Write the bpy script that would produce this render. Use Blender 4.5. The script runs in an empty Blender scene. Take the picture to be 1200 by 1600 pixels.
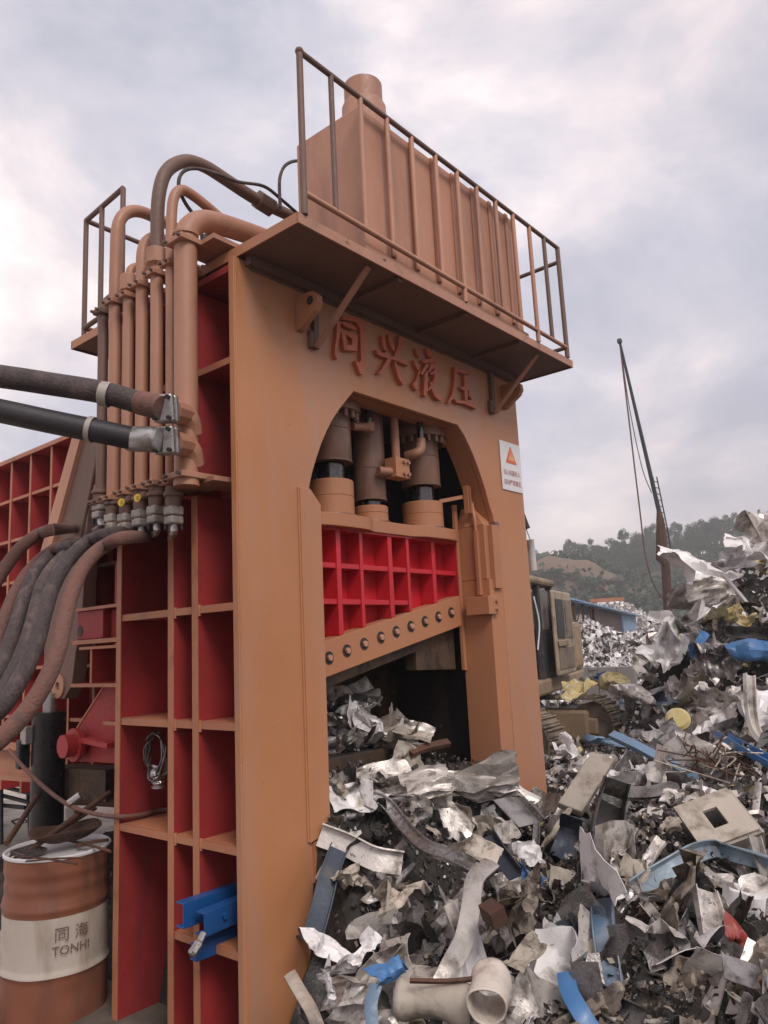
import bpy, bmesh, math, random
from mathutils import Vector, Matrix, noise
import numpy as np
R_ = math.radians
SC = bpy.context.scene
COL = SC.collection
random.seed(7)

# ------------------------------------------------------------------ camera
F = 1190.0
CX, CY = 600.0, 800.0
AX = np.array([[0.647, 0.100, 0.756], [-0.761, 0.147, 0.632], [-0.048, -0.984, 0.171]])
# orthonormalise (rows are world axes expressed in camera right/down/forward)
_u, _s, _v = np.linalg.svd(AX)
AX = _u @ _v
CAM = np.array([0.0, 0.0, 1.95])
cd = bpy.data.cameras.new('camera')
cam = bpy.data.objects.new('camera', cd)
COL.objects.link(cam)
SC.camera = cam
cd.sensor_fit = 'VERTICAL'
cd.sensor_height = 36.0
cd.lens = 36.0 * F / 1600.0
cd.clip_start = 0.05
cd.clip_end = 5000
r_, d_, f_ = AX[:, 0], AX[:, 1], AX[:, 2]
cam.matrix_world = Matrix(((r_[0], -d_[0], -f_[0], CAM[0]), (r_[1], -d_[1], -f_[1], CAM[1]),
                           (r_[2], -d_[2], -f_[2], CAM[2]), (0, 0, 0, 1)))

# ------------------------------------------------------------------ world
SUN_DIR = Vector((-0.32, -0.68, 0.80)).normalized()     # towards the sun
w = bpy.data.worlds.new('World')
SC.world = w
w.use_nodes = True
nt = w.node_tree
nt.nodes.clear()
N = nt.nodes.new
L = nt.links.new
out = N('ShaderNodeOutputWorld')
bg = N('ShaderNodeBackground')
bg.inputs['Strength'].default_value = 0.1
sky = N('ShaderNodeTexSky')
sky.sky_type = 'NISHITA'
sky.sun_disc = False
sky.sun_elevation = math.asin(SUN_DIR.z)
sky.sun_rotation = math.atan2(SUN_DIR.x, SUN_DIR.y)
tc = N('ShaderNodeTexCoord')
mp = N('ShaderNodeMapping')
mp.inputs['Scale'].default_value = (1.0, 1.0, 1.7)
mp.inputs['Location'].default_value = (3.35, 1.6, 0.3)
L(tc.outputs['Generated'], mp.inputs['Vector'])
n1 = N('ShaderNodeTexNoise')
n1.inputs['Scale'].default_value = 2.6
n1.inputs['Detail'].default_value = 8
n1.inputs['Roughness'].default_value = 0.56
n1.inputs['Distortion'].default_value = 0.25
L(mp.outputs['Vector'], n1.inputs['Vector'])
n2 = N('ShaderNodeTexNoise')
n2.inputs['Scale'].default_value = 1.1
n2.inputs['Detail'].default_value = 3
mp2 = N('ShaderNodeMapping')
mp2.inputs['Location'].default_value = (7.2, 4.1, 2.0)
L(tc.outputs['Generated'], mp2.inputs['Vector'])
L(mp2.outputs['Vector'], n2.inputs['Vector'])
cr = N('ShaderNodeValToRGB')          # cloud body: lavender grey to bright pinkish white
e = cr.color_ramp.elements
e[0].position = 0.36; e[0].color = (4.0, 4.15, 4.7, 1)
e[1].position = 0.65; e[1].color = (9.5, 8.6, 8.1, 1)
a = cr.color_ramp.elements.new(0.47); a.color = (5.4, 5.3, 5.7, 1)
a = cr.color_ramp.elements.new(0.56); a.color = (7.3, 6.75, 6.7, 1)
L(n1.outputs['Fac'], cr.inputs['Fac'])
cr2 = N('ShaderNodeValToRGB')
cr2.color_ramp.elements[0].position = 0.35; cr2.color_ramp.elements[0].color = (0.95, 0.97, 1.04, 1)
cr2.color_ramp.elements[1].position = 0.68; cr2.color_ramp.elements[1].color = (1.12, 1.02, 0.99, 1)
L(n2.outputs['Fac'], cr2.inputs['Fac'])
mul = N('ShaderNodeMix'); mul.data_type = 'RGBA'; mul.blend_type = 'MULTIPLY'
mul.inputs['Factor'].default_value = 1.0
L(cr.outputs['Color'], mul.inputs['A'])
L(cr2.outputs['Color'], mul.inputs['B'])
mx = N('ShaderNodeMix'); mx.data_type = 'RGBA'
mx.inputs['Factor'].default_value = 0.93
L(sky.outputs['Color'], mx.inputs['A'])
L(mul.outputs['Result'], mx.inputs['B'])
L(mx.outputs['Result'], bg.inputs['Color'])
L(bg.outputs['Background'], out.inputs['Surface'])

sl = bpy.data.lights.new('sun', 'SUN')
sl.energy = 1.5
sl.angle = R_(22)
sl.color = (1.0, 0.94, 0.88)
so = bpy.data.objects.new('sun', sl)
COL.objects.link(so)
so.location = (-20, -20, 40)
so.rotation_euler = SUN_DIR.to_track_quat('Z', 'Y').to_euler()

vs = SC.view_settings
vs.view_transform = 'Standard'
vs.look = 'None'
vs.exposure = 0.55
vs.gamma = 1.0
vs.use_curve_mapping = False
try:
    SC.cycles.max_bounces = 6
    SC.cycles.diffuse_bounces = 4
    SC.cycles.volume_bounces = 0
except Exception:
    pass

# ------------------------------------------------------------------ helpers
def ray(px, py):
    v = np.array([px - CX, py - CY, F])
    return AX @ (v / np.linalg.norm(v))
def P(px, py, x=None, y=None, z=None, d=None):
    """a point of the place: where the line of sight meets a known wall, floor or distance"""
    r = ray(px, py)
    if x is not None: t = (x - CAM[0]) / r[0]
    elif y is not None: t = (y - CAM[1]) / r[1]
    elif z is not None: t = (z - CAM[2]) / r[2]
    else: t = d / (r @ f_)
    return Vector(CAM + r * t)

class MB:
    def __init__(s): s.v = []; s.f = []
    def add(s, vs_, fs_):
        n = len(s.v)
        s.v += [Vector(q) for q in vs_]
        s.f += [tuple(i + n for i in q) for q in fs_]
        return s
    def box(s, x0, x1, y0, y1, z0, z1):
        return s.add([(x0,y0,z0),(x1,y0,z0),(x1,y1,z0),(x0,y1,z0),(x0,y0,z1),(x1,y0,z1),(x1,y1,z1),(x0,y1,z1)],
                     [(0,3,2,1),(4,5,6,7),(0,1,5,4),(1,2,6,5),(2,3,7,6),(3,0,4,7)])
    def obox(s, c, ax, ay, az):
        c = Vector(c); ax = Vector(ax); ay = Vector(ay); az = Vector(az)
        q = [c + ax*i + ay*j + az*k for k in (-1,1) for (i,j) in ((-1,-1),(1,-1),(1,1),(-1,1))]
        return s.add(q, [(0,3,2,1),(4,5,6,7),(0,1,5,4),(1,2,6,5),(2,3,7,6),(3,0,4,7)])
    def bar(s, p, q, wd, ht, up=(0,0,1)):
        p = Vector(p); q = Vector(q); d = q - p
        dn = d.normalized(); side = dn.cross(Vector(up))
        if side.length < 1e-4: side = dn.cross(Vector((1,0,0)))
        side.normalize(); u = side.cross(dn)
        return s.obox((p+q)/2, d/2, side*wd/2, u*ht/2)
    def tube(s, path, r, n=12, caps=True):
        path = [Vector(q) for q in path]
        m = len(path)
        rs = r if isinstance(r, (list, tuple)) else [r]*m
        t0 = (path[1]-path[0]).normalized()
        nrm = t0.orthogonal().normalized()
        base = len(s.v)
        for i in range(m):
            if i == 0: t = path[1]-path[0]
            elif i == m-1: t = path[-1]-path[-2]
            else: t = (path[i+1]-path[i]).normalized() + (path[i]-path[i-1]).normalized()
            t = t.normalized()
            nrm = (nrm - t*nrm.dot(t)).normalized()
            b = t.cross(nrm)
            for k in range(n):
                a = 2*math.pi*k/n
                s.v.append(path[i] + (nrm*math.cos(a) + b*math.sin(a))*rs[i])
        for i in range(m-1):
            for k in range(n):
                k2 = (k+1) % n
                s.f.append((base+i*n+k, base+i*n+k2, base+(i+1)*n+k2, base+(i+1)*n+k))
        if caps:
            s.f.append(tuple(base+k for k in reversed(range(n))))
            s.f.append(tuple(base+(m-1)*n+k for k in range(n)))
        return s
    def cyl(s, p, q, r, n=20):
        return s.tube([p, q], r, n)
    def ring(s, c, axis, r0, r1, t, n=20):
        """a flat annulus of thickness t"""
        c = Vector(c); axis = Vector(axis).normalized(); u = axis.orthogonal().normalized(); v = axis.cross(u)
        b = len(s.v)
        for k in range(n):
            a = 2*math.pi*k/n; dd = u*math.cos(a)+v*math.sin(a)
            s.v += [c+dd*r0, c+dd*r1, c+dd*r1+axis*t, c+dd*r0+axis*t]
        for k in range(n):
            i = b+4*k; j = b+4*((k+1) % n)
            for m in range(4):
                m2 = (m+1) % 4
                s.f.append((i+m, i+m2, j+m2, j+m))
        return s
    def prism(s, front, back):
        n = len(front); b = len(s.v)
        s.v += [Vector(q) for q in front] + [Vector(q) for q in back]
        s.f.append(tuple(b+i for i in range(n)))
        s.f.append(tuple(b+n+i for i in reversed(range(n))))
        for i in range(n):
            j = (i+1) % n
            s.f.append((b+i, b+n+i, b+n+j, b+j))
        return s
    def ext(s, pts, vec):
        vec = Vector(vec)
        return s.prism([Vector(q) for q in pts], [Vector(q)+vec for q in pts])
    def lathe(s, prof, c, n=32):
        c = Vector(c); b = len(s.v); m = len(prof)
        for k in range(n):
            a = 2*math.pi*k/n
            for r, z in prof: s.v.append(c + Vector((r*math.cos(a), r*math.sin(a), z)))
        for k in range(n):
            k2 = (k+1) % n
            for i in range(m-1):
                s.f.append((b+k*m+i, b+k2*m+i, b+k2*m+i+1, b+k*m+i+1))
        return s
    def mesh(s, name, off=Vector((0,0,0)), smooth=0, recalc=True):
        me = bpy.data.meshes.new(name)
        me.from_pydata([tuple(q-off) for q in s.v], [], s.f)
        if recalc:
            bm = bmesh.new(); bm.from_mesh(me)
            bmesh.ops.recalc_face_normals(bm, faces=bm.faces)
            bm.to_mesh(me); bm.free()
        if smooth:
            me.shade_smooth()
            me.set_sharp_from_angle(angle=R_(smooth))
        me.update()
        return me
    def build(s, name, mat, parent=None, smooth=0, bevel=0.0, **kw):
        off = wloc(parent) if parent else Vector((0,0,0))
        me = s.mesh(name, off, smooth)
        me.materials.append(mat)
        o = bpy.data.objects.new(name, me)
        COL.objects.link(o)
        if parent: o.parent = parent
        if bevel:
            m = o.modifiers.new('bevel', 'BEVEL'); m.width = bevel; m.segments = 2
            m.limit_method = 'ANGLE'; m.angle_limit = R_(50)
        for k, v in kw.items(): o[k] = v
        return o
def wloc(o):
    q = Vector((0,0,0))
    while o: q += o.location; o = o.parent
    return q
def tag(o, label=None, cat=None, group=None, kind=None):
    if label: o['label'] = label
    if cat: o['category'] = cat
    if group: o['group'] = group
    if kind: o['kind'] = kind
    return o
def thing(name, label, cat, loc=(0,0,0), group=None):
    o = bpy.data.objects.new(name, None)
    COL.objects.link(o); o.location = loc; o.empty_display_size = 0.2
    return tag(o, label, cat, group)
def curve(pts, n=6):
    """Catmull-Rom through the points"""
    pts = [Vector(q) for q in pts]
    q = [pts[0]*2-pts[1]] + pts + [pts[-1]*2-pts[-2]]
    res = []
    for i in range(1, len(q)-2):
        for k in range(n):
            t = k/n
            a, b, c, d = q[i-1], q[i], q[i+1], q[i+2]
            res.append(0.5*((2*b)+(c-a)*t+(2*a-5*b+4*c-d)*t*t+(3*b-a-3*c+d)*t*t*t))
    res.append(pts[-1])
    return res

# ------------------------------------------------------------------ materials
def mat(name, col, col2=None, rough=0.55, metal=0.0, dirt=None, dirt_amt=0.0, dscale=3.0, streak=1.0,
        scale=1.5, bump=0.15, bscale=40.0, spots=None, spot_amt=0.0, sscale=14.0, rand=0.0, spec=0.5):
    m = bpy.data.materials.new(name)
    m.use_nodes = True
    t = m.node_tree; t.nodes.clear()
    A = t.nodes.new; K = t.links.new
    o = A('ShaderNodeOutputMaterial'); b = A('ShaderNodeBsdfPrincipled')
    K(b.outputs[0], o.inputs[0])
    c = A('ShaderNodeTexCoord'); oi = A('ShaderNodeObjectInfo')
    vm = A('ShaderNodeVectorMath'); vm.operation = 'MULTIPLY_ADD'
    vm.inputs[1].default_value = (1,1,1)
    K(c.outputs['Object'], vm.inputs[0])
    sc_ = A('ShaderNodeVectorMath'); sc_.operation = 'SCALE'
    cb = A('ShaderNodeCombineXYZ')
    for i in range(3): K(oi.outputs['Random'], cb.inputs[i])
    K(cb.outputs[0], sc_.inputs[0]); sc_.inputs['Scale'].default_value = 37.0 if rand else 0.0
    K(sc_.outputs[0], vm.inputs[2])
    vec = vm.outputs[0]
    def nz(s, det=4, vecin=None, rg=0.55, dist=0.0):
        q = A('ShaderNodeTexNoise'); q.inputs['Scale'].default_value = s
        q.inputs['Detail'].default_value = det; q.inputs['Roughness'].default_value = rg
        q.inputs['Distortion'].default_value = dist
        K(vecin or vec, q.inputs['Vector']); return q.outputs['Fac']
    def rng(sock, a0, a1, b0=0.0, b1=1.0):
        q = A('ShaderNodeMapRange'); q.inputs[1].default_value = a0; q.inputs[2].default_value = a1
        q.inputs[3].default_value = b0; q.inputs[4].default_value = b1
        K(sock, q.inputs[0]); return q.outputs[0]
    def mixc(fac, ca, cb_):
        q = A('ShaderNodeMix'); q.data_type = 'RGBA'
        if isinstance(fac, float): q.inputs['Factor'].default_value = fac
        else: K(fac, q.inputs['Factor'])
        for s_, val in (('A', ca), ('B', cb_)):
            if isinstance(val, tuple): q.inputs[s_].default_value = (*val, 1)
            else: K(val, q.inputs[s_])
        return q.outputs['Result']
    cur = mixc(rng(nz(scale, 5), 0.35, 0.68), tuple(col), tuple(col2 or [q*0.8 for q in col]))
    if rand:
        hs = A('ShaderNodeHueSaturation')
        K(rng(oi.outputs['Random'], 0, 1, 1-rand, 1+rand), hs.inputs['Value'])
        K(cur, hs.inputs['Color']); cur = hs.outputs[0]
    if dirt:
        mpn = A('ShaderNodeMapping'); mpn.inputs['Scale'].default_value = (1, 1, streak)
        K(vec, mpn.inputs[0])
        f1 = rng(nz(dscale, 6, mpn.outputs[0], 0.62, 0.4), 0.68-dirt_amt*0.45, 0.86-dirt_amt*0.35)
        cur = mixc(f1, cur, tuple(dirt))
    if spots:
        f2 = rng(nz(sscale, 6, None, 0.7, 0.8), 0.72-spot_amt*0.4, 0.76-spot_amt*0.34)
        cur = mixc(f2, cur, tuple(spots))
    K(cur, b.inputs['Base Color'])
    fine = nz(bscale, 4)
    K(rng(fine, 0.3, 0.7, max(0.05, rough-0.12), min(1, rough+0.12)), b.inputs['Roughness'])
    b.inputs['Metallic'].default_value = metal
    b.inputs['Specular IOR Level'].default_value = spec
    if bump:
        bp = A('ShaderNodeBump'); bp.inputs['Strength'].default_value = bump; bp.inputs['Distance'].default_value = 0.01
        K(fine, bp.inputs['Height']); K(bp.outputs[0], b.inputs['Normal'])
    return m

ORANGE = (0.43, 0.19, 0.092)
M = {}
M['orange'] = mat('tan_orange_paint', ORANGE, (0.40, 0.165, 0.082), 0.5, dirt=(0.36,0.19,0.13), dirt_amt=0.25, dscale=1.6, streak=0.35, scale=0.9, bump=0.06, bscale=60, spots=(0.20,0.09,0.05), spot_amt=0.08, sscale=9)
M['plate'] = mat('tan_orange_plate_paint', (0.475,0.205,0.090), (0.40,0.165,0.07), 0.5, dirt=(0.40,0.21,0.14), dirt_amt=0.55, dscale=2.2, streak=0.16, scale=0.7, bump=0.05, bscale=70, spots=(0.20,0.09,0.05), spot_amt=0.15, sscale=22)
M['cyl'] = mat('shaded_tan_cylinder_paint', (0.27,0.14,0.092), (0.21,0.11,0.075), 0.4, dirt=(0.11,0.062,0.045), dirt_amt=0.45, dscale=4, streak=0.3, bump=0.04)  # tan pipe paint darkened for the shade inside the mouth
M['tank'] = mat('pale_tan_tank_paint', (0.50,0.25,0.16), (0.43,0.21,0.135), 0.55, dirt=(0.27,0.14,0.10), dirt_amt=0.42, dscale=2.2, streak=0.2, scale=1.5, bump=0.05)
M['pipe'] = mat('tan_pipe_paint', (0.42,0.205,0.13), (0.35,0.165,0.10), 0.5, dirt=(0.22,0.11,0.08), dirt_amt=0.3, dscale=3, streak=0.3, bump=0.04)
M['pipe_dark'] = mat('dusty_brown_pipe_paint', (0.17,0.095,0.072), (0.14,0.08,0.06), 0.6, dirt=(0.15,0.09,0.07), dirt_amt=0.3, dscale=3, streak=0.5, bump=0.05)
M['red'] = mat('dark_red_paint', (0.34,0.027,0.028), (0.25,0.02,0.021), 0.6, dirt=(0.13,0.02,0.02), dirt_amt=0.3, dscale=2.5, streak=0.3, scale=1.2, bump=0.05)
M['redb'] = mat('bright_red_paint', (0.56,0.018,0.028), (0.47,0.015,0.025), 0.4, dirt=(0.3,0.02,0.03), dirt_amt=0.25, dscale=4, streak=0.4, bump=0.05)
M['redmid'] = mat('worn_red_paint', (0.40,0.03,0.03), (0.32,0.024,0.026), 0.5, dirt=(0.2,0.03,0.028), dirt_amt=0.35, dscale=6, bump=0.06)
M['edge'] = mat('orange_edge_paint', (0.44,0.18,0.09), (0.38,0.14,0.075), 0.5, dirt=(0.25,0.09,0.06), dirt_amt=0.3, dscale=4, bump=0.08, spots=(0.26,0.05,0.03), spot_amt=0.14, sscale=22)
M['letter'] = mat('red_oxide_letter_paint', (0.52,0.135,0.06), (0.46,0.115,0.052), 0.5, bump=0.04)
M['dark'] = mat('dark_steel_and_shade', (0.03,0.025,0.022), (0.018,0.016,0.015), 0.65, dirt=(0.08,0.05,0.035), dirt_amt=0.35, dscale=3, streak=0.3, bump=0.2)  # dark steel, its colour also standing for shade in the throat and holes
M['grimy'] = mat('grimy_worn_steel', (0.14,0.085,0.05), (0.06,0.04,0.03), 0.6, metal=0.3, dirt=(0.03,0.022,0.018), dirt_amt=0.5, dscale=6, bump=0.3)
M['black'] = mat('black_gloss_paint', (0.012,0.011,0.013), (0.018,0.016,0.018), 0.35, dirt=(0.06,0.045,0.04), dirt_amt=0.15, bump=0.03)
M['chrome'] = mat('chromed_rod', (0.12,0.11,0.11), (0.09,0.085,0.085), 0.22, metal=0.9, bump=0.02)
M['steel'] = mat('zinc_plated_steel', (0.45,0.43,0.42), (0.34,0.32,0.31), 0.35, metal=0.75, dirt=(0.2,0.14,0.11), dirt_amt=0.3, dscale=12, bump=0.1)
M['cast'] = mat('dusty_grey_flange', (0.40,0.36,0.32), (0.33,0.29,0.26), 0.6, metal=0.2, dirt=(0.22,0.15,0.11), dirt_amt=0.35, dscale=10, bump=0.15)
M['hose'] = mat('dusty_black_rubber', (0.075,0.052,0.050), (0.045,0.034,0.035), 0.75, dirt=(0.15,0.10,0.09), dirt_amt=0.42, dscale=14, streak=0.6, bump=0.7, bscale=70)
M['hosered'] = mat('red_dusted_rubber', (0.19,0.085,0.062), (0.13,0.065,0.052), 0.8, dirt=(0.085,0.06,0.055), dirt_amt=0.42, dscale=16, streak=0.6, bump=0.7, bscale=70)
M['hoseblk'] = mat('clean_black_rubber', (0.02,0.018,0.022), (0.03,0.024,0.027), 0.55, dirt=(0.08,0.05,0.045), dirt_amt=0.28, dscale=8, bump=0.2, bscale=150)
M['white'] = mat('white_enamel', (0.72,0.70,0.70), (0.66,0.63,0.63), 0.5, bump=0.02)
M['redprint'] = mat('red_print', (0.42,0.05,0.05), rough=0.6, bump=0)
M['orprint'] = mat('orange_print', (0.75,0.14,0.05), rough=0.6, bump=0)
M['palprint'] = mat('pale_orange_print', (0.80,0.42,0.24), rough=0.6, bump=0)
M['yellow'] = mat('yellow_tag', (0.75,0.48,0.04), rough=0.5, bump=0)
M['drumred'] = mat('brown_red_drum_paint', (0.27,0.095,0.05), (0.21,0.075,0.042), 0.5, dirt=(0.13,0.06,0.042), dirt_amt=0.45, dscale=4, streak=0.25, bump=0.1, spots=(0.36,0.23,0.17), spot_amt=0.12, sscale=20)
M['drumwhite'] = mat('dirty_white_drum_paint', (0.56,0.49,0.42), (0.49,0.42,0.35), 0.5, dirt=(0.32,0.23,0.17), dirt_amt=0.46, dscale=5, streak=0.25, bump=0.06)
M['brownprint'] = mat('dark_brown_print', (0.17,0.10,0.075), rough=0.6, bump=0, spots=(0.42,0.35,0.29), spot_amt=0.3, sscale=60)
M['rust'] = mat('rusty_iron', (0.14,0.06,0.035), (0.08,0.04,0.028), 0.8, metal=0.2, dirt=(0.05,0.035,0.03), dirt_amt=0.4, dscale=14, bump=0.4, rand=0.2)
M['blue'] = mat('bright_blue_paint', (0.010,0.075,0.25), (0.008,0.06,0.2), 0.4, dirt=(0.05,0.07,0.12), dirt_amt=0.2, dscale=8, bump=0.05)
M['foil'] = mat('crumpled_foil', (0.5,0.47,0.45), (0.35,0.32,0.31), 0.3, metal=0.8, dirt=(0.2,0.15,0.13), dirt_amt=0.3, dscale=15, bump=0.3, bscale=60)
M['concrete'] = mat('pale_concrete', (0.60,0.52,0.44), (0.48,0.42,0.36), 0.9, dirt=(0.18,0.15,0.13), dirt_amt=0.4, dscale=1.5, bump=0.3)
M['soilground'] = mat('trodden_grimy_ground', (0.16,0.125,0.10), (0.10,0.08,0.065), 0.95, dirt=(0.05,0.04,0.034), dirt_amt=0.5, dscale=2.5, bump=0.5, bscale=12)
M['wall'] = mat('grey_concrete_wall', (0.24,0.22,0.21), (0.2,0.18,0.17), 0.9, bump=0.2)
# scrap
M['s_pale'] = mat('pale_painted_scrap', (0.62,0.57,0.53), (0.47,0.425,0.39), 0.36, metal=0.3, dirt=(0.10,0.075,0.06), dirt_amt=0.46, dscale=5, bump=0.25, bscale=30, spots=(0.03,0.024,0.02), spot_amt=0.27, sscale=17, rand=0.28)
M['s_white'] = mat('white_painted_scrap', (0.76,0.73,0.72), (0.63,0.60,0.59), 0.42, metal=0.05, dirt=(0.22,0.18,0.15), dirt_amt=0.34, dscale=4, bump=0.2, bscale=30, spots=(0.06,0.05,0.045), spot_amt=0.14, sscale=10, rand=0.18)
M['s_beige'] = mat('beige_painted_scrap', (0.45,0.39,0.325), (0.36,0.31,0.255), 0.5, dirt=(0.13,0.09,0.06), dirt_amt=0.42, dscale=5, bump=0.25, spots=(0.04,0.03,0.022), spot_amt=0.18, sscale=10, rand=0.2)
M['s_cream'] = mat('cream_painted_scrap', (0.60,0.53,0.46), (0.5,0.43,0.37), 0.5, dirt=(0.25,0.19,0.15), dirt_amt=0.4, dscale=7, bump=0.2, spots=(0.06,0.045,0.035), spot_amt=0.14, sscale=14, rand=0.1)
M['chipped'] = mat('chipped_tan_paint', (0.44,0.22,0.145), (0.38,0.18,0.115), 0.55, dirt=(0.25,0.13,0.09), dirt_amt=0.35, dscale=5, bump=0.1, spots=(0.10,0.045,0.03), spot_amt=0.30, sscale=16)
M['s_greyblue'] = mat('grey_blue_scrap', (0.34,0.36,0.39), (0.27,0.30,0.34), 0.4, metal=0.2, dirt=(0.12,0.20,0.30), dirt_amt=0.42, dscale=4, streak=.3, bump=0.2, spots=(0.06,0.05,0.045), spot_amt=0.22, sscale=12, rand=0.1)
M['s_grey'] = mat('grey_sheet_scrap', (0.27,0.25,0.24), (0.17,0.155,0.15), 0.32, metal=0.6, dirt=(0.05,0.04,0.035), dirt_amt=0.45, dscale=6, bump=0.3, spots=(0.35,0.32,0.3), spot_amt=0.12, sscale=16, rand=0.35)
M['s_dark'] = mat('blackened_scrap', (0.035,0.03,0.028), (0.02,0.017,0.016), 0.4, metal=0.3, dirt=(0.10,0.075,0.058), dirt_amt=0.3, dscale=7, bump=0.4, rand=0.3)
M['s_brown'] = mat('rusty_layered_scrap', (0.30,0.25,0.205), (0.17,0.13,0.10), 0.5, metal=0.25, dirt=(0.05,0.038,0.03), dirt_amt=0.5, dscale=6, bump=0.35, spots=(0.45,0.39,0.33), spot_amt=0.22, sscale=14, rand=0.3)
M['s_blue'] = mat('blue_painted_scrap', (0.15,0.24,0.34), (0.11,0.18,0.27), 0.45, dirt=(0.16,0.16,0.17), dirt_amt=0.4, dscale=6, bump=0.2, spots=(0.05,0.045,0.045), spot_amt=0.16, sscale=12, rand=0.25)
M['s_bright'] = mat('bright_blue_scrap', (0.06,0.17,0.36), (0.045,0.13,0.29), 0.42, dirt=(0.1,0.13,0.17), dirt_amt=0.3, dscale=7, bump=0.15, spots=(0.05,0.045,0.045), spot_amt=0.1, rand=0.2)
M['s_slate'] = mat('slate_blue_scrap', (0.06,0.075,0.105), (0.045,0.055,0.075), 0.42, metal=0.2, dirt=(0.13,0.11,0.09), dirt_amt=0.35, dscale=6, bump=0.2, rand=0.2)
M['s_red'] = mat('red_painted_scrap', (0.32,0.05,0.035), (0.24,0.035,0.03), 0.45, dirt=(0.15,0.1,0.08), dirt_amt=0.35, dscale=7, bump=0.2, rand=0.2)
M['s_ribbon'] = mat('weathered_pale_blue_scrap', (0.25,0.31,0.36), (0.19,0.25,0.30), 0.4, metal=0.15, dirt=(0.13,0.12,0.115), dirt_amt=0.4, dscale=8, bump=0.2, spots=(0.07,0.06,0.055), spot_amt=0.2, sscale=14)
M['s_alu'] = mat('shiny_aluminium_scrap', (0.62,0.60,0.59), (0.5,0.48,0.47), 0.28, metal=0.85, dirt=(0.22,0.19,0.17), dirt_amt=0.36, dscale=8, bump=0.25, rand=0.2)
M['s_yellow'] = mat('yellow_insulation_foam', (0.60,0.47,0.17), (0.52,0.43,0.24), 0.95, dirt=(0.34,0.29,0.19), dirt_amt=0.35, dscale=8, spots=(0.62,0.58,0.52), spot_amt=0.42, sscale=9, bump=0.6, bscale=25, rand=0.2)
M['mound'] = mat('shreds_soil_and_gap_shade', (0.03,0.024,0.02), (0.018,0.015,0.013), 0.85, dirt=(0.08,0.06,0.045), dirt_amt=0.38, dscale=9, bump=0.9, bscale=22, spots=(0.2,0.17,0.14), spot_amt=0.12, sscale=26)  # shreds and soil, darkened further for the shade in the gaps
M['leaf'] = mat('hill_foliage', (0.055,0.085,0.04), (0.035,0.06,0.03), 0.8, scale=0.6, bump=0, rand=0.3)
M['bark'] = mat('bark', (0.12,0.09,0.07), rough=0.9, bump=0.2)
M['hill'] = mat('scrub_covered_hill', (0.065,0.08,0.045), (0.11,0.10,0.065), 0.95, dirt=(0.035,0.05,0.03), dirt_amt=0.5, dscale=0.12, scale=0.05, bump=0.6, bscale=0.6)
M['redsoil'] = mat('bare_red_soil', (0.24,0.135,0.095), (0.15,0.095,0.065), 0.95, dirt=(0.08,0.085,0.05), dirt_amt=0.42, dscale=0.22, streak=0.5, scale=0.08, bump=0.6, bscale=1.2)
M['exbeige'] = mat('dusty_tan_excavator_paint', (0.36,0.255,0.16), (0.27,0.19,0.125), 0.6, dirt=(0.15,0.11,0.08), dirt_amt=0.42, dscale=3, bump=0.15, spots=(0.08,0.06,0.05), spot_amt=0.1)
M['exdoor'] = mat('dusty_pale_door_paint', (0.42,0.33,0.24), (0.33,0.26,0.19), 0.6, dirt=(0.18,0.13,0.10), dirt_amt=0.42, dscale=4, bump=0.15, spots=(0.08,0.06,0.05), spot_amt=0.16)
M['exdark'] = mat('dark_grey_cab_frame', (0.028,0.03,0.036), (0.04,0.04,0.043), 0.5, dirt=(0.13,0.10,0.08), dirt_amt=0.3, dscale=4, bump=0.1)
M['track'] = mat('muddy_track_steel', (0.27,0.205,0.155), (0.19,0.145,0.11), 0.75, metal=0.2, dirt=(0.055,0.042,0.035), dirt_amt=0.4, dscale=4, bump=0.3)
M['roofblue'] = mat('faded_blue_roof', (0.20,0.34,0.52), (0.26,0.37,0.50), 0.5, dirt=(0.3,0.28,0.26), dirt_amt=0.3, dscale=0.8, bump=0.05)
M['shedwall'] = mat('brown_shed_wall', (0.11,0.08,0.07), (0.09,0.065,0.06), 0.8, bump=0.1)
g = bpy.data.materials.new('dusty_cab_glass'); g.use_nodes = True
gb = g.node_tree.nodes['Principled BSDF']
gb.inputs['Base Color'].default_value = (0.62,0.62,0.60,1); gb.inputs['Roughness'].default_value = 0.12
gb.inputs['Transmission Weight'].default_value = 0.75
M['glass'] = g

# ================================================================== STRUCTURE: machine, box, terrain
FY = 3.048            # front face of the gantry
LX, RX = 2.47, 5.43   # outer flanks
BY = 4.185            # back of the gantry
G = thing('gantry_shear', 'tall tan gantry scrap shear with red flank, arched mouth and railed platform', 'scrap shear', (3.95, 3.6, 0))

PZ_ = 4.10
# front plate with the arched mouth
arcL = [(553,612),(541,626),(530,640),(519,657),(510,675),(502,694),(495,715),(489,735),(485,752),(482,770)]
arcR = [(715,663),(726,681),(735,700),(744,722),(752,745),(759,767),(765,790),(770,806),(773,820)]
pL = [P(a,b,y=FY) for a,b in arcL]; pR = [P(a,b,y=FY) for a,b in arcR]
ztop = 3.52
pL[0].z = pR[0].z = ztop
IL, IR = 2.935, 5.0
prof = [(LX,-0.1),(LX,4.08),(RX,4.08),(RX,-0.1),(IR,-0.1)] + [(IR, 2.70)] + [(q.x,q.z) for q in reversed(pR)] + [(q.x,q.z) for q in pL] + [(IL,2.70),(IL,-0.1)]
mb = MB(); mb.ext([(x,FY,z) for x,z in prof], (0,0.045,0))
mb.build('front_plate', M['plate'], G, bevel=0.004)
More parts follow.
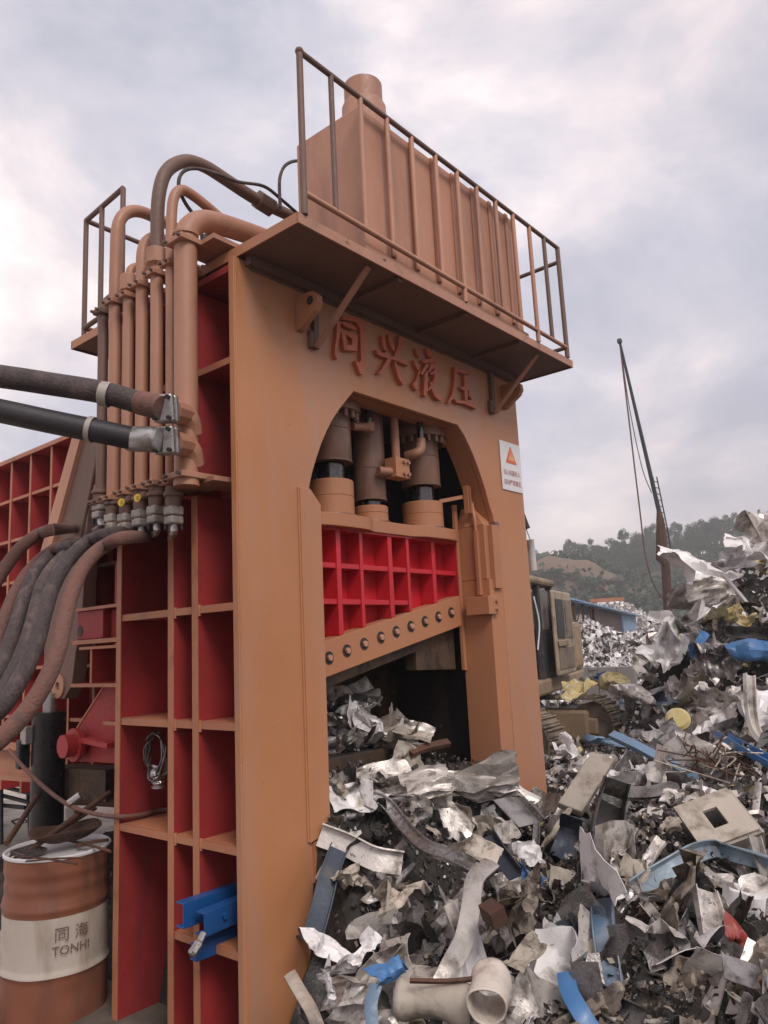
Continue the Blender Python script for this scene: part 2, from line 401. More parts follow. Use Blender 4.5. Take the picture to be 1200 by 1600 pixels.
# lip that follows the arch behind the plate
mb = MB()
lip = [(IL,2.70)] + [(q.x,q.z) for q in reversed(pL)] + [(q.x,q.z) for q in pR] + [(IR,2.70)]
for (xa,za),(xb,zb) in zip(lip[:-1], lip[1:]):
    cxm, czm = 3.95, 2.6
    def outw(x, z):
        v = Vector((x-cxm, 0, z-czm)); v.normalize(); return Vector((x,0,z)) + v*0.05
    A0, B0 = Vector((xa,0,za)), Vector((xb,0,zb)); A1, B1 = outw(xa,za), outw(xb,zb)
    y0, y1 = FY+0.046, FY+0.20
    mb.add([(A0.x,y0,A0.z),(B0.x,y0,B0.z),(B1.x,y0,B1.z),(A1.x,y0,A1.z),(A0.x,y1,A0.z),(B0.x,y1,B0.z),(B1.x,y1,B1.z),(A1.x,y1,A1.z)],
           [(0,1,5,4),(1,2,6,5),(2,3,7,6),(3,0,4,7),(4,5,6,7)])
mb.build('arch_lip', M['orange'], G)

# left flank: web, vertical ribs, shelves with tan edges
WX = 2.83
MB().box(WX, WX+0.03, FY+0.046, BY-0.045, -0.1, 4.06).build('side_web', M['red'], G)
def rib(y, z0, z1, wd=0.045):
    a = MB().box(LX+0.006, WX-0.001, y, y+wd, z0, z1).build('rib', M['red'], G)
    MB().box(LX, LX+0.0058, y-0.002, y+wd+0.002, z0, z1).build('rib_edge', M['edge'], a)
for y in (3.392, 3.612): rib(y, -0.1, 2.80)
rib(3.40, 2.86, 3.99)
rib(3.64, 2.86, 3.99)
rib(4.140, -0.1, 4.06)
rows = [(FY+0.047, 3.391), (3.438, 3.611), (3.658, 4.139)]
def shelf(z, y0, y1, th=0.035):
    a = MB().box(LX+0.014, WX-0.001, y0, y1, z-th, z).build('shelf', M['red'], G)
    MB().box(LX+0.008, LX+0.0138, y0, y1, z-th-0.001, z+0.001).build('shelf_edge', M['edge'], a)
    MB().box(LX+0.016, WX-0.004, y0+0.002, y1-0.002, z+0.0012, z+0.004).build('shelf_top', M['edge'], a)
for z in (2.195, 1.60, 1.018):
    for y0, y1 in rows: shelf(z, y0, y1)
for y0, y1 in rows[:2]: shelf(0.55, y0, y1)
for y0, y1 in ((FY+0.047, 3.399), (3.446, 3.639), (3.686, 4.139)): shelf(3.515, y0, y1)
shelf(2.83, 3.66, 4.139, 0.04)
MB().box(LX+0.02, WX, FY+0.046, 4.139, 4.02, 4.06).build('top_shelf', M['red'], G)
# inner and far walls, top beam, back plates
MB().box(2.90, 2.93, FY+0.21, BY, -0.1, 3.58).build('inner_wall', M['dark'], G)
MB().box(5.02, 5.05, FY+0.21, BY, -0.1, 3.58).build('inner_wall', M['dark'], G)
MB().box(5.07, RX-0.004, FY+0.047, BY, -0.1, 4.06).build('column_box', M['orange'], G)
MB().box(2.862, 2.899, FY+0.05, BY-0.05, -0.1, 4.0).build('column_core', M['dark'], G)
MB().box(2.91, 5.065, FY+0.052, BY-0.05, 3.60, 4.062).build('top_beam', M['pipe_dark'], G)
MB().box(2.91, 5.065, FY+0.047, FY+0.051, 3.52, 4.06).build('beam_skin', M['pipe_dark'], G)
# guides
gl = [P(468,763,y=FY), P(481,764,y=FY), P(500,791,y=FY), P(510,1300,y=FY), P(482,1311,y=FY), P(472,975,y=FY)]
gl = [(2.905,FY-0.018,2.84),(2.985,FY-0.018,2.84),(3.065,FY-0.018,2.755),(3.055,FY-0.018,0.985),(2.905,FY-0.018,0.955)]
a = MB(); a.ext(gl, (0,0.0175,0)); a.build('guide_face', M['plate'], G, bevel=0.004)
MB().box(2.937, 3.055, FY+0.001, 3.27, 0.98, 2.74).build('guide_block', M['orange'], G)
MB().add([(2.935,FY-0.016,0.95),(3.05,FY-0.016,0.98),(2.93,FY-0.016,0.62),(2.935,3.2,0.95),(3.05,3.2,0.98),(2.93,3.2,0.62)],
         [(0,1,2),(3,5,4),(0,3,4,1),(1,4,5,2),(2,5,3,0)]).build('guide_gusset', M['orange'], G)
a = MB(); a.ext([(4.818,FY-0.004,2.39),(4.995,FY-0.004,2.39),(4.99,FY-0.004,1.045),(4.955,FY-0.004,1.045),(4.955,FY-0.004,1.0),(4.818,FY-0.004,1.0)], (0,0.27,0))
a.build('guide_block', M['orange'], G, bevel=0.004)
MB().box(4.818, 4.99, FY+0.012, 3.31, 2.392, 2.80).build('guide_upper_block', M['orange'], G, bevel=0.004)
MB().box(4.87, 4.965, FY-0.028, FY+0.011, 2.32, 2.80).build('guide_cover_plate', M['orange'], G, bevel=0.003)
MB().add([(4.818,FY+0.02,2.803),(4.99,FY+0.02,2.803),(4.99,3.31,2.803),(4.818,3.31,2.803),(4.90,3.2,2.96),(4.985,3.2,2.96),(4.985,3.31,2.96),(4.90,3.31,2.96)],
         [(0,3,2,1),(4,5,6,7),(0,1,5,4),(1,2,6,5),(2,3,7,6),(3,0,4,7)]).build('guide_cap', M['orange'], G)
MB().box(4.788, 4.8175, FY+0.06, FY+0.09, 2.275, 2.76).build('guide_strip', M['orange'], G, bevel=0.003)
b = MB().box(4.745, 4.868, FY-0.032, FY+0.17, 2.13, 2.262).build('lubricator_block', M['orange'], G, bevel=0.004)
for z in (2.165, 2.225):
    MB().cyl((4.845,FY-0.034,z), (4.845,FY-0.052,z), 0.013, 8).build('bolt', M['orange'], b, smooth=40)
MB().tube(curve([(4.803,FY+0.075,2.76),(4.803,FY+0.08,2.85),(4.825,FY+0.10,2.92),(4.865,FY+0.13,2.97),(4.90,FY+0.15,3.0)]), 0.013, 8).build('grease_pipe', M['orange'], G, smooth=50)
# small U bracket and arm at the right of the mouth
b = MB(); b.box(4.765,4.773,FY+0.10,FY+0.14,2.90,3.11); b.box(4.802,4.81,FY+0.10,FY+0.14,2.90,3.11); b.box(4.773,4.802,FY+0.13,FY+0.14,2.90,3.11)
b.build('u_bracket', M['orange'], G)
MB().bar((4.60,3.30,2.99),(4.78,3.205,3.03),0.02,0.028).build('bracket_arm', M['orange'], G)
MB().bar((4.80,3.20,3.01),(4.94,3.20,3.02),0.02,0.022).build('bracket_arm', M['orange'], G)
MB().box(4.93, 4.985, FY-0.02, FY+0.04, 2.77, 2.83).build('corner_cleat', M['pipe_dark'], G, bevel=0.003)

def bead(p, q, r, nm='weld_bead', mt=None):
    p = Vector(p); q = Vector(q); n = max(6, int((q-p).length/0.03))
    MB().tube([p.lerp(q, i/n)+Vector((0,0,0)) for i in range(n+1)], [r*(1+.45*noise.noise(Vector((i*1.7, p.x*9, p.z*5)))) for i in range(n+1)], 6).build(nm, mt or M['plate'], G, smooth=60)
bead((2.903,FY-0.003,0.96), (2.903,FY-0.003,2.84), 0.007)
bead((LX+0.012,FY-0.001,0.1), (LX+0.012,FY-0.001,4.05), 0.005)
bead((4.998,FY-0.002,1.05), (4.998,FY-0.002,2.38), 0.006)
bead((2.58,FY-0.003,PZ_-0.058), (5.40,FY-0.003,PZ_-0.058), 0.008, mt=M['pipe_dark'])
for y_ in (3.392, 3.612):
    for z_ in (1.018, 1.60, 2.195): bead((LX+0.012,y_-0.006,z_-0.05), (LX+0.012,y_-0.006,z_+0.01), 0.009, mt=M['edge'])
# the ram with blade beam
RY = 3.29
def bz(x): return 1.99 + (x-3.33)*0.2042        # upper edge of the blade beam
rm = MB(); rm.ext([(3.08,3.42,bz(3.08)-0.1),(4.765,3.42,bz(4.765)-0.1),(4.765,3.42,2.69),(3.08,3.42,2.69)], (0,0.04,0))
ram = rm.build('ram', M['redb'], G)
for x, wd in ((3.475,0.042),(3.69,0.03),(3.985,0.042),(4.18,0.03),(4.48,0.042)):
    a = MB(); a.ext([(x-wd/2,RY+0.004,bz(x-wd/2)+0.002),(x+wd/2,RY+0.004,bz(x+wd/2)+0.002),(x+wd/2,RY+0.004,2.688),(x-wd/2,RY+0.004,2.688)], (0,0.125,0))
    a.build('ram_rib', M['redb'], ram, bevel=0.003)
for z in (2.452, 2.226):
    xs = [3.08, 3.454, 3.496, 3.675, 3.705, 3.964, 4.006, 4.165, 4.195, 4.459, 4.501, 4.762]
    for i in range(0, len(xs), 2):
        if bz(xs[i+1]) > z-0.02: continue
        MB().box(xs[i]+0.001, xs[i+1]-0.001, RY+0.012, 3.418, z-0.016, z+0.016).build('ram_stringer', M['redb'], ram, bevel=0.002)
MB().box(3.08, 4.765, RY-0.004, 3.62, 2.676, 2.689).build('ram_flange', M['redb'], ram)
# scalloped top plate
top = [(3.08, RY-0.02)]
for i in range(61):
    x = 3.1 + i*(4.765-3.1)/60
    y = RY-0.02
    for cx_, rr in ((3.52,0.20),(4.50,0.20)):
        dx = abs(x-cx_)
        y -= 0.055*max(0, 1-(dx/0.27)**4)
    top.append((x, y))
top += [(4.765,3.62),(3.08,3.62)]
a = MB(); a.ext([(x,y,2.69) for x,y in top], (0,0,0.082)); a.build('ram_top_plate', M['orange'], ram, bevel=0.004)
a = MB(); a.ext([(3.08,RY-0.012,bz(3.08)),(4.762,RY-0.012,bz(4.762)),(4.762,RY-0.012,bz(4.762)-0.222),(3.08,RY-0.012,bz(3.08)-0.212)], (0,0.12,0))
blade = a.build('blade_beam', M['orange'], ram, bevel=0.004)
for px in (514,542,569,595,619,642,664,685,705):
    t = (px-514)/(705-514)
    q = P(px, 1028-t*71 - 2*math.sin(t*math.pi), y=RY-0.012)
    MB().ring((q.x,RY-0.0125,q.z), (0,-1,0), 0.026, 0.039, 0.003, 22).build('recess_shade_ring', M['dark'], blade)  # flat dark ring in place of the shaded recess
    MB().ring((q.x,RY-0.0135,q.z), (0,-1,0), 0.0, 0.0265, 0.001, 16).build('recess_shade_disc', M['dark'], blade)  # flat dark disc, the shade round the bolt head put in as colour
    MB().cyl((q.x,RY-0.014,q.z), (q.x,RY-0.032,q.z), 0.021, 6).build('bolt_head', M['tank'], blade, bevel=0.003)
a = MB(); a.ext([(3.08,3.365,bz(3.08)-0.3),(4.30,3.365,bz(4.3)-0.30),(4.30,3.365,1.76),(4.775,3.365,1.74),(4.775,3.365,2.1),(3.08,3.365,1.8)], (0,0.10,0))
a.build('blade_holder', M['grimy'], ram, bevel=0.004)
MB().box(4.774, 4.81, RY-0.005, RY+0.02, 1.735, 2.98).build('ram_liner', M['orange'], ram)
MB().box(4.766, 4.773, RY+0.0, 3.42, 2.2, 2.675).build('ram_end_plate', M['redb'], ram)
MB().box(4.65, 4.765, 3.40, 3.44, 2.775, 3.02).build('ram_side_post', M['orange'], ram)

# cylinders above the ram
def cylinder(x, y, r, zb, zc, rc, flange):
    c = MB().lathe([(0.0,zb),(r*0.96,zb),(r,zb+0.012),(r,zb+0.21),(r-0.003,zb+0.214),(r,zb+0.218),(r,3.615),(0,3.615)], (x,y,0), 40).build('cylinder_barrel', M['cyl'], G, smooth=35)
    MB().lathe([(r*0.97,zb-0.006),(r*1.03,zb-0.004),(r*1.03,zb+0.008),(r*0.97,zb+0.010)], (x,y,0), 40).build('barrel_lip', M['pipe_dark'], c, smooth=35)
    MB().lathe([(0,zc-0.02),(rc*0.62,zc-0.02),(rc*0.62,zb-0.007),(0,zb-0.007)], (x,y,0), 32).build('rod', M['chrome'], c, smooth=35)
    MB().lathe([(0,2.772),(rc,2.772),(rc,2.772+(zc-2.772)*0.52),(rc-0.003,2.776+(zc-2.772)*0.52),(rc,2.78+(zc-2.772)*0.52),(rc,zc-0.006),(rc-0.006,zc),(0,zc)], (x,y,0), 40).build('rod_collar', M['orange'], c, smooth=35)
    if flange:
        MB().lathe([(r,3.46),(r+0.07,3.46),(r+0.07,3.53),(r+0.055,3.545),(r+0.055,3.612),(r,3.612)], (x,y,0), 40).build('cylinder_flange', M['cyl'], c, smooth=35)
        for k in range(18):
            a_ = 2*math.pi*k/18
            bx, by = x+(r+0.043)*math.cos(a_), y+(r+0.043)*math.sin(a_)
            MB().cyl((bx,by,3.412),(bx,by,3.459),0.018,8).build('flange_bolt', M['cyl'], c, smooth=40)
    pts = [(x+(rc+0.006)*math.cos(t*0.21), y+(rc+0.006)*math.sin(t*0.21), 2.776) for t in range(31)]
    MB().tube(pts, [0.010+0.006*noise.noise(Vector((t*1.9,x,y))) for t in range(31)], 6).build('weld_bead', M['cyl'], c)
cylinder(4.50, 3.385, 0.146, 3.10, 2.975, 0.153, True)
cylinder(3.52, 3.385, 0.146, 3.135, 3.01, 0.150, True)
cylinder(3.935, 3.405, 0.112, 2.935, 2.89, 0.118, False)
def stub(px, pyt, pyb, y, r, mt):
    a = P(px, pyb, y=y); t = Vector((a.x, a.y, 3.598))
    return MB().tube([t, a], r, 12).build('feed_pipe', mt, G, smooth=40)
p = stub(577,632,668,3.26,0.026,M['chrome'])
a = P(577,668,y=3.26); MB().tube([a+Vector((0,0,0.03)), a, a-Vector((0,0,0.03))], [0.036,0.036,0.03], 12).build('fitting', M['pipe'], p, smooth=40)
MB().tube([a, a+Vector((-0.15,0.02,-0.015))], 0.028, 10).build('fitting', M['pipe'], p, smooth=40)
p = stub(658,655,692,3.20,0.024,M['chrome'])
a = P(658,694,y=3.20); MB().tube([a+Vector((0,0,0.04)), a-Vector((0,0,0.02))], 0.033, 12).build('fitting', M['pipe'], p, smooth=40)
MB().tube(curve([a, a+Vector((-0.02,0,-0.05)), a+Vector((-0.05,0.02,-0.075)), a+Vector((-0.06,0.09,-0.08))]), 0.036, 12).build('fitting', M['pipe'], p, smooth=40)
stub(619,648,720,3.25,0.030,M['pipe'])
q = P(621,733,y=3.22)
b = MB().obox(q, (0.075,0,0), (0,0.05,0), (0,0,0.07)).build('valve_block', M['orange'], G, bevel=0.004)
for i in (-1,1):
    for k in (-1,1):
        c = q + Vector((0.03+0.022*i, -0.051, 0.042*k))
        MB().cyl(c, c+Vector((0,-0.018,0)), 0.013, 8).build('bolt', M['pipe'], b, smooth=40)
MB().tube([q+Vector((-0.075,0,-0.03)), q+Vector((-0.17,0.03,-0.03))], 0.03, 12).build('valve_port', M['pipe'], b, smooth=40)

# dark throat behind the ram, feed bed and lower blade
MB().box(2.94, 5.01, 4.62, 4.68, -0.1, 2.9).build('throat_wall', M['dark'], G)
MB().box(2.94, 5.01, 3.66, 4.619, 2.86, 2.90).build('added_throat_roof', M['dark'], G)  # roof added to keep light out of the throat
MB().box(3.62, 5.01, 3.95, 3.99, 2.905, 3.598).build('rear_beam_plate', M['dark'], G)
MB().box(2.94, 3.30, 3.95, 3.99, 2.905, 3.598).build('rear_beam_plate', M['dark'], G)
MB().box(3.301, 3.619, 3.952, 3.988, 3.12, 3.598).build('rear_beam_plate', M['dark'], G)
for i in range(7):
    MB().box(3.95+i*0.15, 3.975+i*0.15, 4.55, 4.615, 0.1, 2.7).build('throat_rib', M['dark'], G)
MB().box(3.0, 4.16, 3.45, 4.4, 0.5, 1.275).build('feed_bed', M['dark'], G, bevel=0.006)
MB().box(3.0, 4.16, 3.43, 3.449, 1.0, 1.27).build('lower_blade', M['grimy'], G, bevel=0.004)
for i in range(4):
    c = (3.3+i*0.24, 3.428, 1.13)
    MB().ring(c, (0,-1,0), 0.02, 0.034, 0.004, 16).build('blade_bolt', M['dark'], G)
MB().box(2.94, 5.019, 4.15, 4.22, 1.28, 2.855).build('feed_bed_light_wall', M['grimy'], G)  # wall carried up to the roof to shut light out of the throat

# raised brush lettering, four characters
LET = {
'a': [[(98,122),(124,128),(122,200),(104,290),(98,385),(82,350),(84,300),(96,200)],
      [(135,75),(215,85),(252,82),(300,128),(303,430),(286,492),(266,490),(230,395),(258,408),(272,392),(264,160),(236,118),(140,98)],
      [(132,125),(165,118),(232,150),(240,170),(215,172),(160,150)],
      [(128,190),(160,205),(172,315),(150,320),(134,215)],
      [(162,206),(128,189),(225,203),(246,212),(206,238)],
      [(247,213),(240,325),(202,300),(205,240)],
      [(168,282),(203,283),(238,326),(152,321)]],
'b': [[(422,215),(445,215),(458,330),(440,315),(425,265)], [(472,200),(490,215),(515,300),(510,330),(490,300),(470,240)],
      [(545,210),(582,262),(545,330),(520,355),(513,352),(540,290)],
      [(378,315),(395,318),(440,345),(520,372),(590,392),(612,432),(500,385),(420,365),(392,350)],
      [(462,376),(490,386),(450,450),(412,487),(390,485),(420,455)],
      [(512,394),(528,420),(560,490),(585,540),(572,568),(540,520),(512,430)]],
'c': [[(665,305),(690,315),(705,365),(690,370),(672,340)], [(652,388),(672,400),(692,440),(685,465),(662,425)],
      [(692,455),(700,470),(680,530),(682,605),(662,600),(645,560),(668,535)],
      [(745,302),(760,318),(778,340),(785,373),(765,372),(745,330)],
      [(710,390),(770,378),(825,375),(818,405),(760,410),(722,413)],
      [(738,416),(765,420),(720,490),(705,500),(700,485)],
      [(728,490),(750,460),(752,600),(738,655),(722,640)],
      [(775,412),(800,420),(788,445),(765,480),(752,478)],
      [(800,450),(832,455),(825,510),(790,570),(755,615),(750,605),(795,530)],
      [(765,540),(785,566),(795,590),(820,640),(870,672),(830,678),(800,650),(770,590)],
      [(762,488),(797,466),(800,484),(772,500)]],
'd': [[(948,435),(970,450),(965,540),(945,640),(915,697),(897,695),(930,630),(945,540)],
      [(968,450),(1010,462),(1065,465),(1060,492),(1000,485),(968,474)],
      [(1015,494),(1038,500),(1040,600),(1042,682),(1022,680),(1018,590)],
      [(990,580),(1050,585),(1062,605),(1000,604)],
      [(945,668),(1000,680),(1090,690),(1104,740),(1020,705),(960,695)],
      [(1048,610),(1078,660),(1070,672),(1046,645)]]}
for ch, strokes in LET.items():
    mb = MB()
    for i, st in enumerate(strokes):
        pts = [P(500+a_/4.615, 480+b_/4.615, y=FY-0.001) for a_, b_ in st]
        mb.ext(pts, (0, -0.030-0.0007*i, 0))
    mb.build('raised_character', M['letter'], G)

# platform, brackets, railing
PZ, PF = 4.10, 2.567
PXR = 5.545
MB().box(2.51, PXR, PF+0.01, 4.86, PZ, PZ+0.008).build('platform_deck', M['pipe_dark'], G)
MB().box(2.505, PXR+0.004, PF-0.002, PF+0.008, PZ-0.012, PZ+0.046).build('platform_edge', M['chipped'], G)
MB().box(2.50, 2.508, PF+0.01, 4.86, PZ-0.012, PZ+0.046).build('platform_edge', M['orange'], G)
MB().box(PXR+0.002, PXR+0.01, PF+0.01, 4.86, PZ-0.012, PZ+0.046).build('platform_edge', M['pipe_dark'], G)
MB().box(2.50, PXR, 4.862, 4.872, PZ-0.012, PZ+0.046).build('platform_edge', M['pipe_dark'], G)
MB().box(2.55, 5.42, FY-0.05, FY-0.001, PZ-0.055, PZ-0.001).build('platform_ledger', M['pipe_dark'], G)
for x in (3.35, 4.05, 4.75): MB().box(x-0.02, x+0.02, PF+0.02, FY-0.052, PZ-0.03, PZ-0.001).build('platform_joist', M['pipe_dark'], G)
def strut(x):
    a = MB().box(x-0.02, x+0.02, FY-0.034, FY-0.001, 3.70, PZ-0.056).build('bracket_post', M['pipe_dark'], G, bevel=0.003)
    MB().bar((x-0.012,FY-0.04,3.70), (x+0.045,PF+0.06,PZ-0.01), 0.042, 0.012, (0,1,0.6)).build('bracket_diagonal', M['pipe'], a)
    MB().box(x-0.05, x-0.02, FY-0.03, FY-0.001, 3.70, 3.80).build('bracket_foot', M['pipe_dark'], a)
strut(3.065); strut(5.03)
def lug(x):
    pts = [(x,FY-0.002,3.98),(x,FY-0.002,3.78),(x,FY-0.03,3.78),(x,FY-0.16,3.86),(x,FY-0.185,3.90),(x,FY-0.18,3.945),(x,FY-0.15,3.975),(x,FY-0.11,3.985)]
    a = MB(); a.ext(pts, (0.045,0,0)); b = a.build('lifting_lug', M['orange'], G, bevel=0.003)
    MB().ring((x-0.0012,FY-0.125,3.925), (-1,0,0), 0.0, 0.026, 0.002, 18).build('lug_hole_shade', M['dark'], b)  # dark disc on the face for the shade in the hole
lug(2.925); lug(5.20)
rr = 0.0165
rail = thing('railing', None, None, (0,0,0)); rail.parent = G; rail.location = (-3.95,-3.6,0)
for k in list(rail.keys()): del rail[k]
rz = 5.105
TOPX = [2.55,2.79,3.035,3.275,3.515,3.77,4.015,4.255,4.505,4.75,4.995,5.23,5.465]
MB().tube([(TOPX[0],PF,rz),(TOPX[-1]+0.01,PF,rz)], rr, 10).build('top_rail', M['pipe_dark'], rail, smooth=50)
MB().tube([(TOPX[0],PF,4.275),(TOPX[-1],PF,4.235)], rr, 10).build('lower_rail', M['tank'], rail, smooth=50)
for i, x in enumerate(TOPX):
    zl = 4.15 if i in (0,6,10,12) else 4.275-(x-TOPX[0])*0.0137
    MB().tube([(x,PF,zl),(x,PF,rz)], rr*(1.15 if i in (0,12) else 1), 10).build('post', M['pipe_dark'] if i in (0,1,11,12) else M['tank'], rail, smooth=50)
MB().lathe([(0,-0.02),(0.02,-0.012),(0.024,0),(0.02,0.014),(0,0.022)], (TOPX[0],PF,rz), 12).build('rail_end', M['pipe_dark'], rail, smooth=60)
for z in (rz-0.12, 4.24): MB().tube([(5.475,PF,z+ (0.1 if z>5 else 0)),(5.475,3.9,z+(0.1 if z>5 else 0))], rr, 10).build('side_rail', M['pipe_dark'], rail, smooth=50)
for y in (3.05, 3.9): MB().tube([(5.475,y,4.15),(5.475,y,5.08)], rr, 10).build('post', M['pipe_dark'], rail, smooth=50)
# rear railing
for a_, b_ in (((2.56,4.32,rz),(2.59,4.865,rz)), ((2.59,4.865,rz),(5.46,4.865,rz)), ((2.56,4.32,4.27),(2.59,4.865,4.27)), ((2.59,4.865,4.27),(5.46,4.865,4.27))):
    MB().tube([a_,b_], rr*1.1, 10).build('rear_rail', M['pipe_dark'], rail, smooth=50)
for x, y in ((2.56,4.32),(2.575,4.62),(2.59,4.865),(4.0,4.865),(5.46,4.865)):
    MB().tube([(x,y,4.10),(x,y,rz)], rr*1.1, 10).build('post', M['pipe_dark'], rail, smooth=50)

# oil tank with breather
tk = MB().box(3.085, 4.885, 2.622, 3.16, 4.16, 5.115).build('oil_tank', M['tank'], G, bevel=0.008)
MB().box(3.08, 4.95, 2.60, 2.61, 4.148, 4.168).build('tank_slot_shade', M['dark'], tk)  # dark bar for the shade in the gap under the tank
for x in (3.34, 3.57, 3.80, 4.03, 4.27, 4.50, 4.73):
    MB().box(x-0.02, x+0.02, 2.606, 2.6215, 4.23, 5.112).build('tank_shadow_rib', M['tank'], tk, bevel=0.004)  # raised strips standing for weld ribs and the posts' shadow bands
MB().box(3.06, 4.91, 2.600, 2.6055, 4.17, 4.20).build('tank_skirt', M['pipe'], tk)
MB().lathe([(0,5.116),(0.145,5.116),(0.145,5.42),(0.136,5.44),(0.126,5.442),(0.126,5.585),(0.10,5.607),(0,5.613)], (3.44,2.88,0), 36).build('breather_cap', M['tank'], tk, smooth=35)

# ---- pipes on the left flank
PX = 2.33
def clamp(y, z, r, mt, par, plate=True):
    a = MB().box(PX-r-0.02, LX+0.12, y-r-0.012, y+r+0.012, z-0.016, z+0.016).build('pipe_clamp', mt, par, bevel=0.004)
    for s in (-1, 1):
        c = Vector((PX-r-0.02, y+s*(r-0.004), z))
        MB().cyl(c, c+Vector((-0.02,0,0)), 0.010, 8).build('clamp_bolt', M['pipe_dark'], a, smooth=40)
def pipe(y, r, z0, path, mt, ctop=None, cbot=None, r2=None):
    pts = [Vector((PX,y,z0))]
    z1 = P(*path[0], y=y).z
    pts += [Vector((PX,y,z0+(z1-z0)*k/6)) for k in range(1,6)]
    cp = curve([P(a_,b_,y=y) for a_,b_ in path], 5)
    o = MB().tube(pts+cp, r, 18).build('pipe', mt, G, smooth=50)
    if ctop: clamp(y, ctop, r, mt, o)
    if cbot: clamp(y, cbot, r, mt, o)
    return o
def lz(px, py): return P(px, py, x=PX).z
big = pipe(3.285, 0.063, lz(290,742), [(290,392),(290,374),(295,358),(306,349),(322,346),(345,351),(380,362),(425,378),(480,398)], M['pipe'], lz(292,380), lz(292,745))
MB().lathe([(0,0),(0.068,0),(0.068,-0.035),(0,-0.035)], (PX,3.285,lz(292,745)-0.017), 24).build('pipe_end', M['pipe'], big, smooth=40)
MB().ring((PX,3.285,lz(290,370)), (0,0,1), 0.06, 0.072, 0.014, 24).build('weld_collar', M['pipe'], big, smooth=40)
MB().add([(PX+0.07,FY+0.1,lz(292,745)-0.03),(LX+0.3,FY+0.06,lz(292,745)-0.03),(LX+0.3,3.36,lz(292,745)-0.03),(PX+0.07,3.36,lz(292,745)-0.03),
          (PX+0.07,FY+0.1,lz(292,745)-0.005),(LX+0.3,FY+0.06,lz(292,745)-0.005),(LX+0.3,3.36,lz(292,745)-0.005),(PX+0.07,3.36,lz(292,745)-0.005)],
         [(0,3,2,1),(4,5,6,7),(0,1,5,4),(1,2,6,5),(2,3,7,6),(3,0,4,7)]).build('clamp_plate', M['pipe'], big)
MB().box(PX+0.05, 2.75, 3.10, 3.37, lz(292,380)-0.014, lz(292,380)+0.014).build('clamp_plate', M['pipe'], big)
p2 = pipe(3.42, 0.030, 2.70, [(267,440),(267,400),(268,340),(272,308),(284,297),(302,306),(325,324),(350,345),(385,368)], M['pipe'], lz(267,415), lz(277,752))
p3 = pipe(3.56, 0.036, 2.70, [(245,440),(245,420),(245,405)], M['pipe'], lz(245,430), lz(243,757))
p4 = pipe(3.71, 0.036, 2.68, [(222,470),(222,430),(223,396),(229,379),(242,372),(265,379),(285,386)], M['pipe'], lz(222,448), lz(217,764))
p5 = pipe(3.855, 0.033, 2.68, [(201,480),(201,462),(201,448)], M['pipe'], lz(200,465), lz(195,772))
p6 = pipe(4.0, 0.038, 2.70, [(180,490),(180,470),(181,420),(183,362),(190,340),(203,331),(220,331),(245,341),(270,354),(300,370)], M['pipe'], lz(180,475), lz(175,780))
p7 = pipe(4.14, 0.031, 2.82, [(161,505),(161,494),(164,478),(172,468),(184,463),(200,467)], M['pipe_dark'], lz(161,490), lz(156,786))
# fittings on p3 and p5 and the loop above p3
q = P(245,405,y=3.56)
MB().tube([q+Vector((0,0,-0.05)), q+Vector((0,0,-0.035)), q+Vector((0,0,0.055)), q+Vector((0,0,0.06))], [0.04,0.062,0.062,0.045], 8).build('hex_fitting', M['pipe'], p3)
MB().tube(curve([P(a_,b_,y=3.56) for a_,b_ in ((246,392),(246,340),(249,300),(258,271),(275,256),(296,252),(322,261),(352,280),(385,302),(412,318),(440,331),(475,348))],5), 0.040, 16).build('loop_hose', M['pipe_dark'], p3, smooth=50)
q1, q2 = P(402,311,y=3.56), P(424,325,y=3.56)
MB().tube([q1,q2], 0.066, 6).build('hex_fitting', M['pipe_dark'], p3, bevel=0.004)
q = P(202,445,y=3.855)
MB().tube([q+Vector((0,0,-0.055)), q+Vector((0,0,-0.045)), q+Vector((0,0,0.05)), q+Vector((0,0,0.06))], [0.035,0.058,0.058,0.045], 8).build('hex_fitting', M['pipe'], p5)
MB().tube(curve([P(a_,b_,y=3.855) for a_,b_ in ((203,432),(205,422),(213,418),(226,420),(240,426))],5), 0.028, 12).build('loop_pipe', M['pipe'], p5, smooth=50)
for pts, yy in ((((318,400),(312,352),(290,318),(280,295),(281,276),(292,265),(312,264),(340,272),(372,284),(412,291),(440,312),(470,338)),3.45),
                (((438,325),(437,305),(437,280),(443,262),(455,253),(475,250)),3.4)):
    MB().tube(curve([P(a_,b_,y=yy) for a_,b_ in pts],5), 0.011, 8).build('thin_cable', M['hose'], G, smooth=50)
MB().tube([P(318,745,x=2.56),P(319,600,x=2.56),P(317,415,x=2.56)], 0.012, 8).build('thin_tube', M['pipe_dark'], G, smooth=50)
MB().box(2.60, 2.75, 3.36, 3.44, 4.06, 4.34).build('valve_post', M['pipe'], G, bevel=0.004)
MB().box(2.55, 2.80, 3.38, 3.42, 4.34, 4.39).build('valve_post', M['pipe_dark'], G, bevel=0.004)
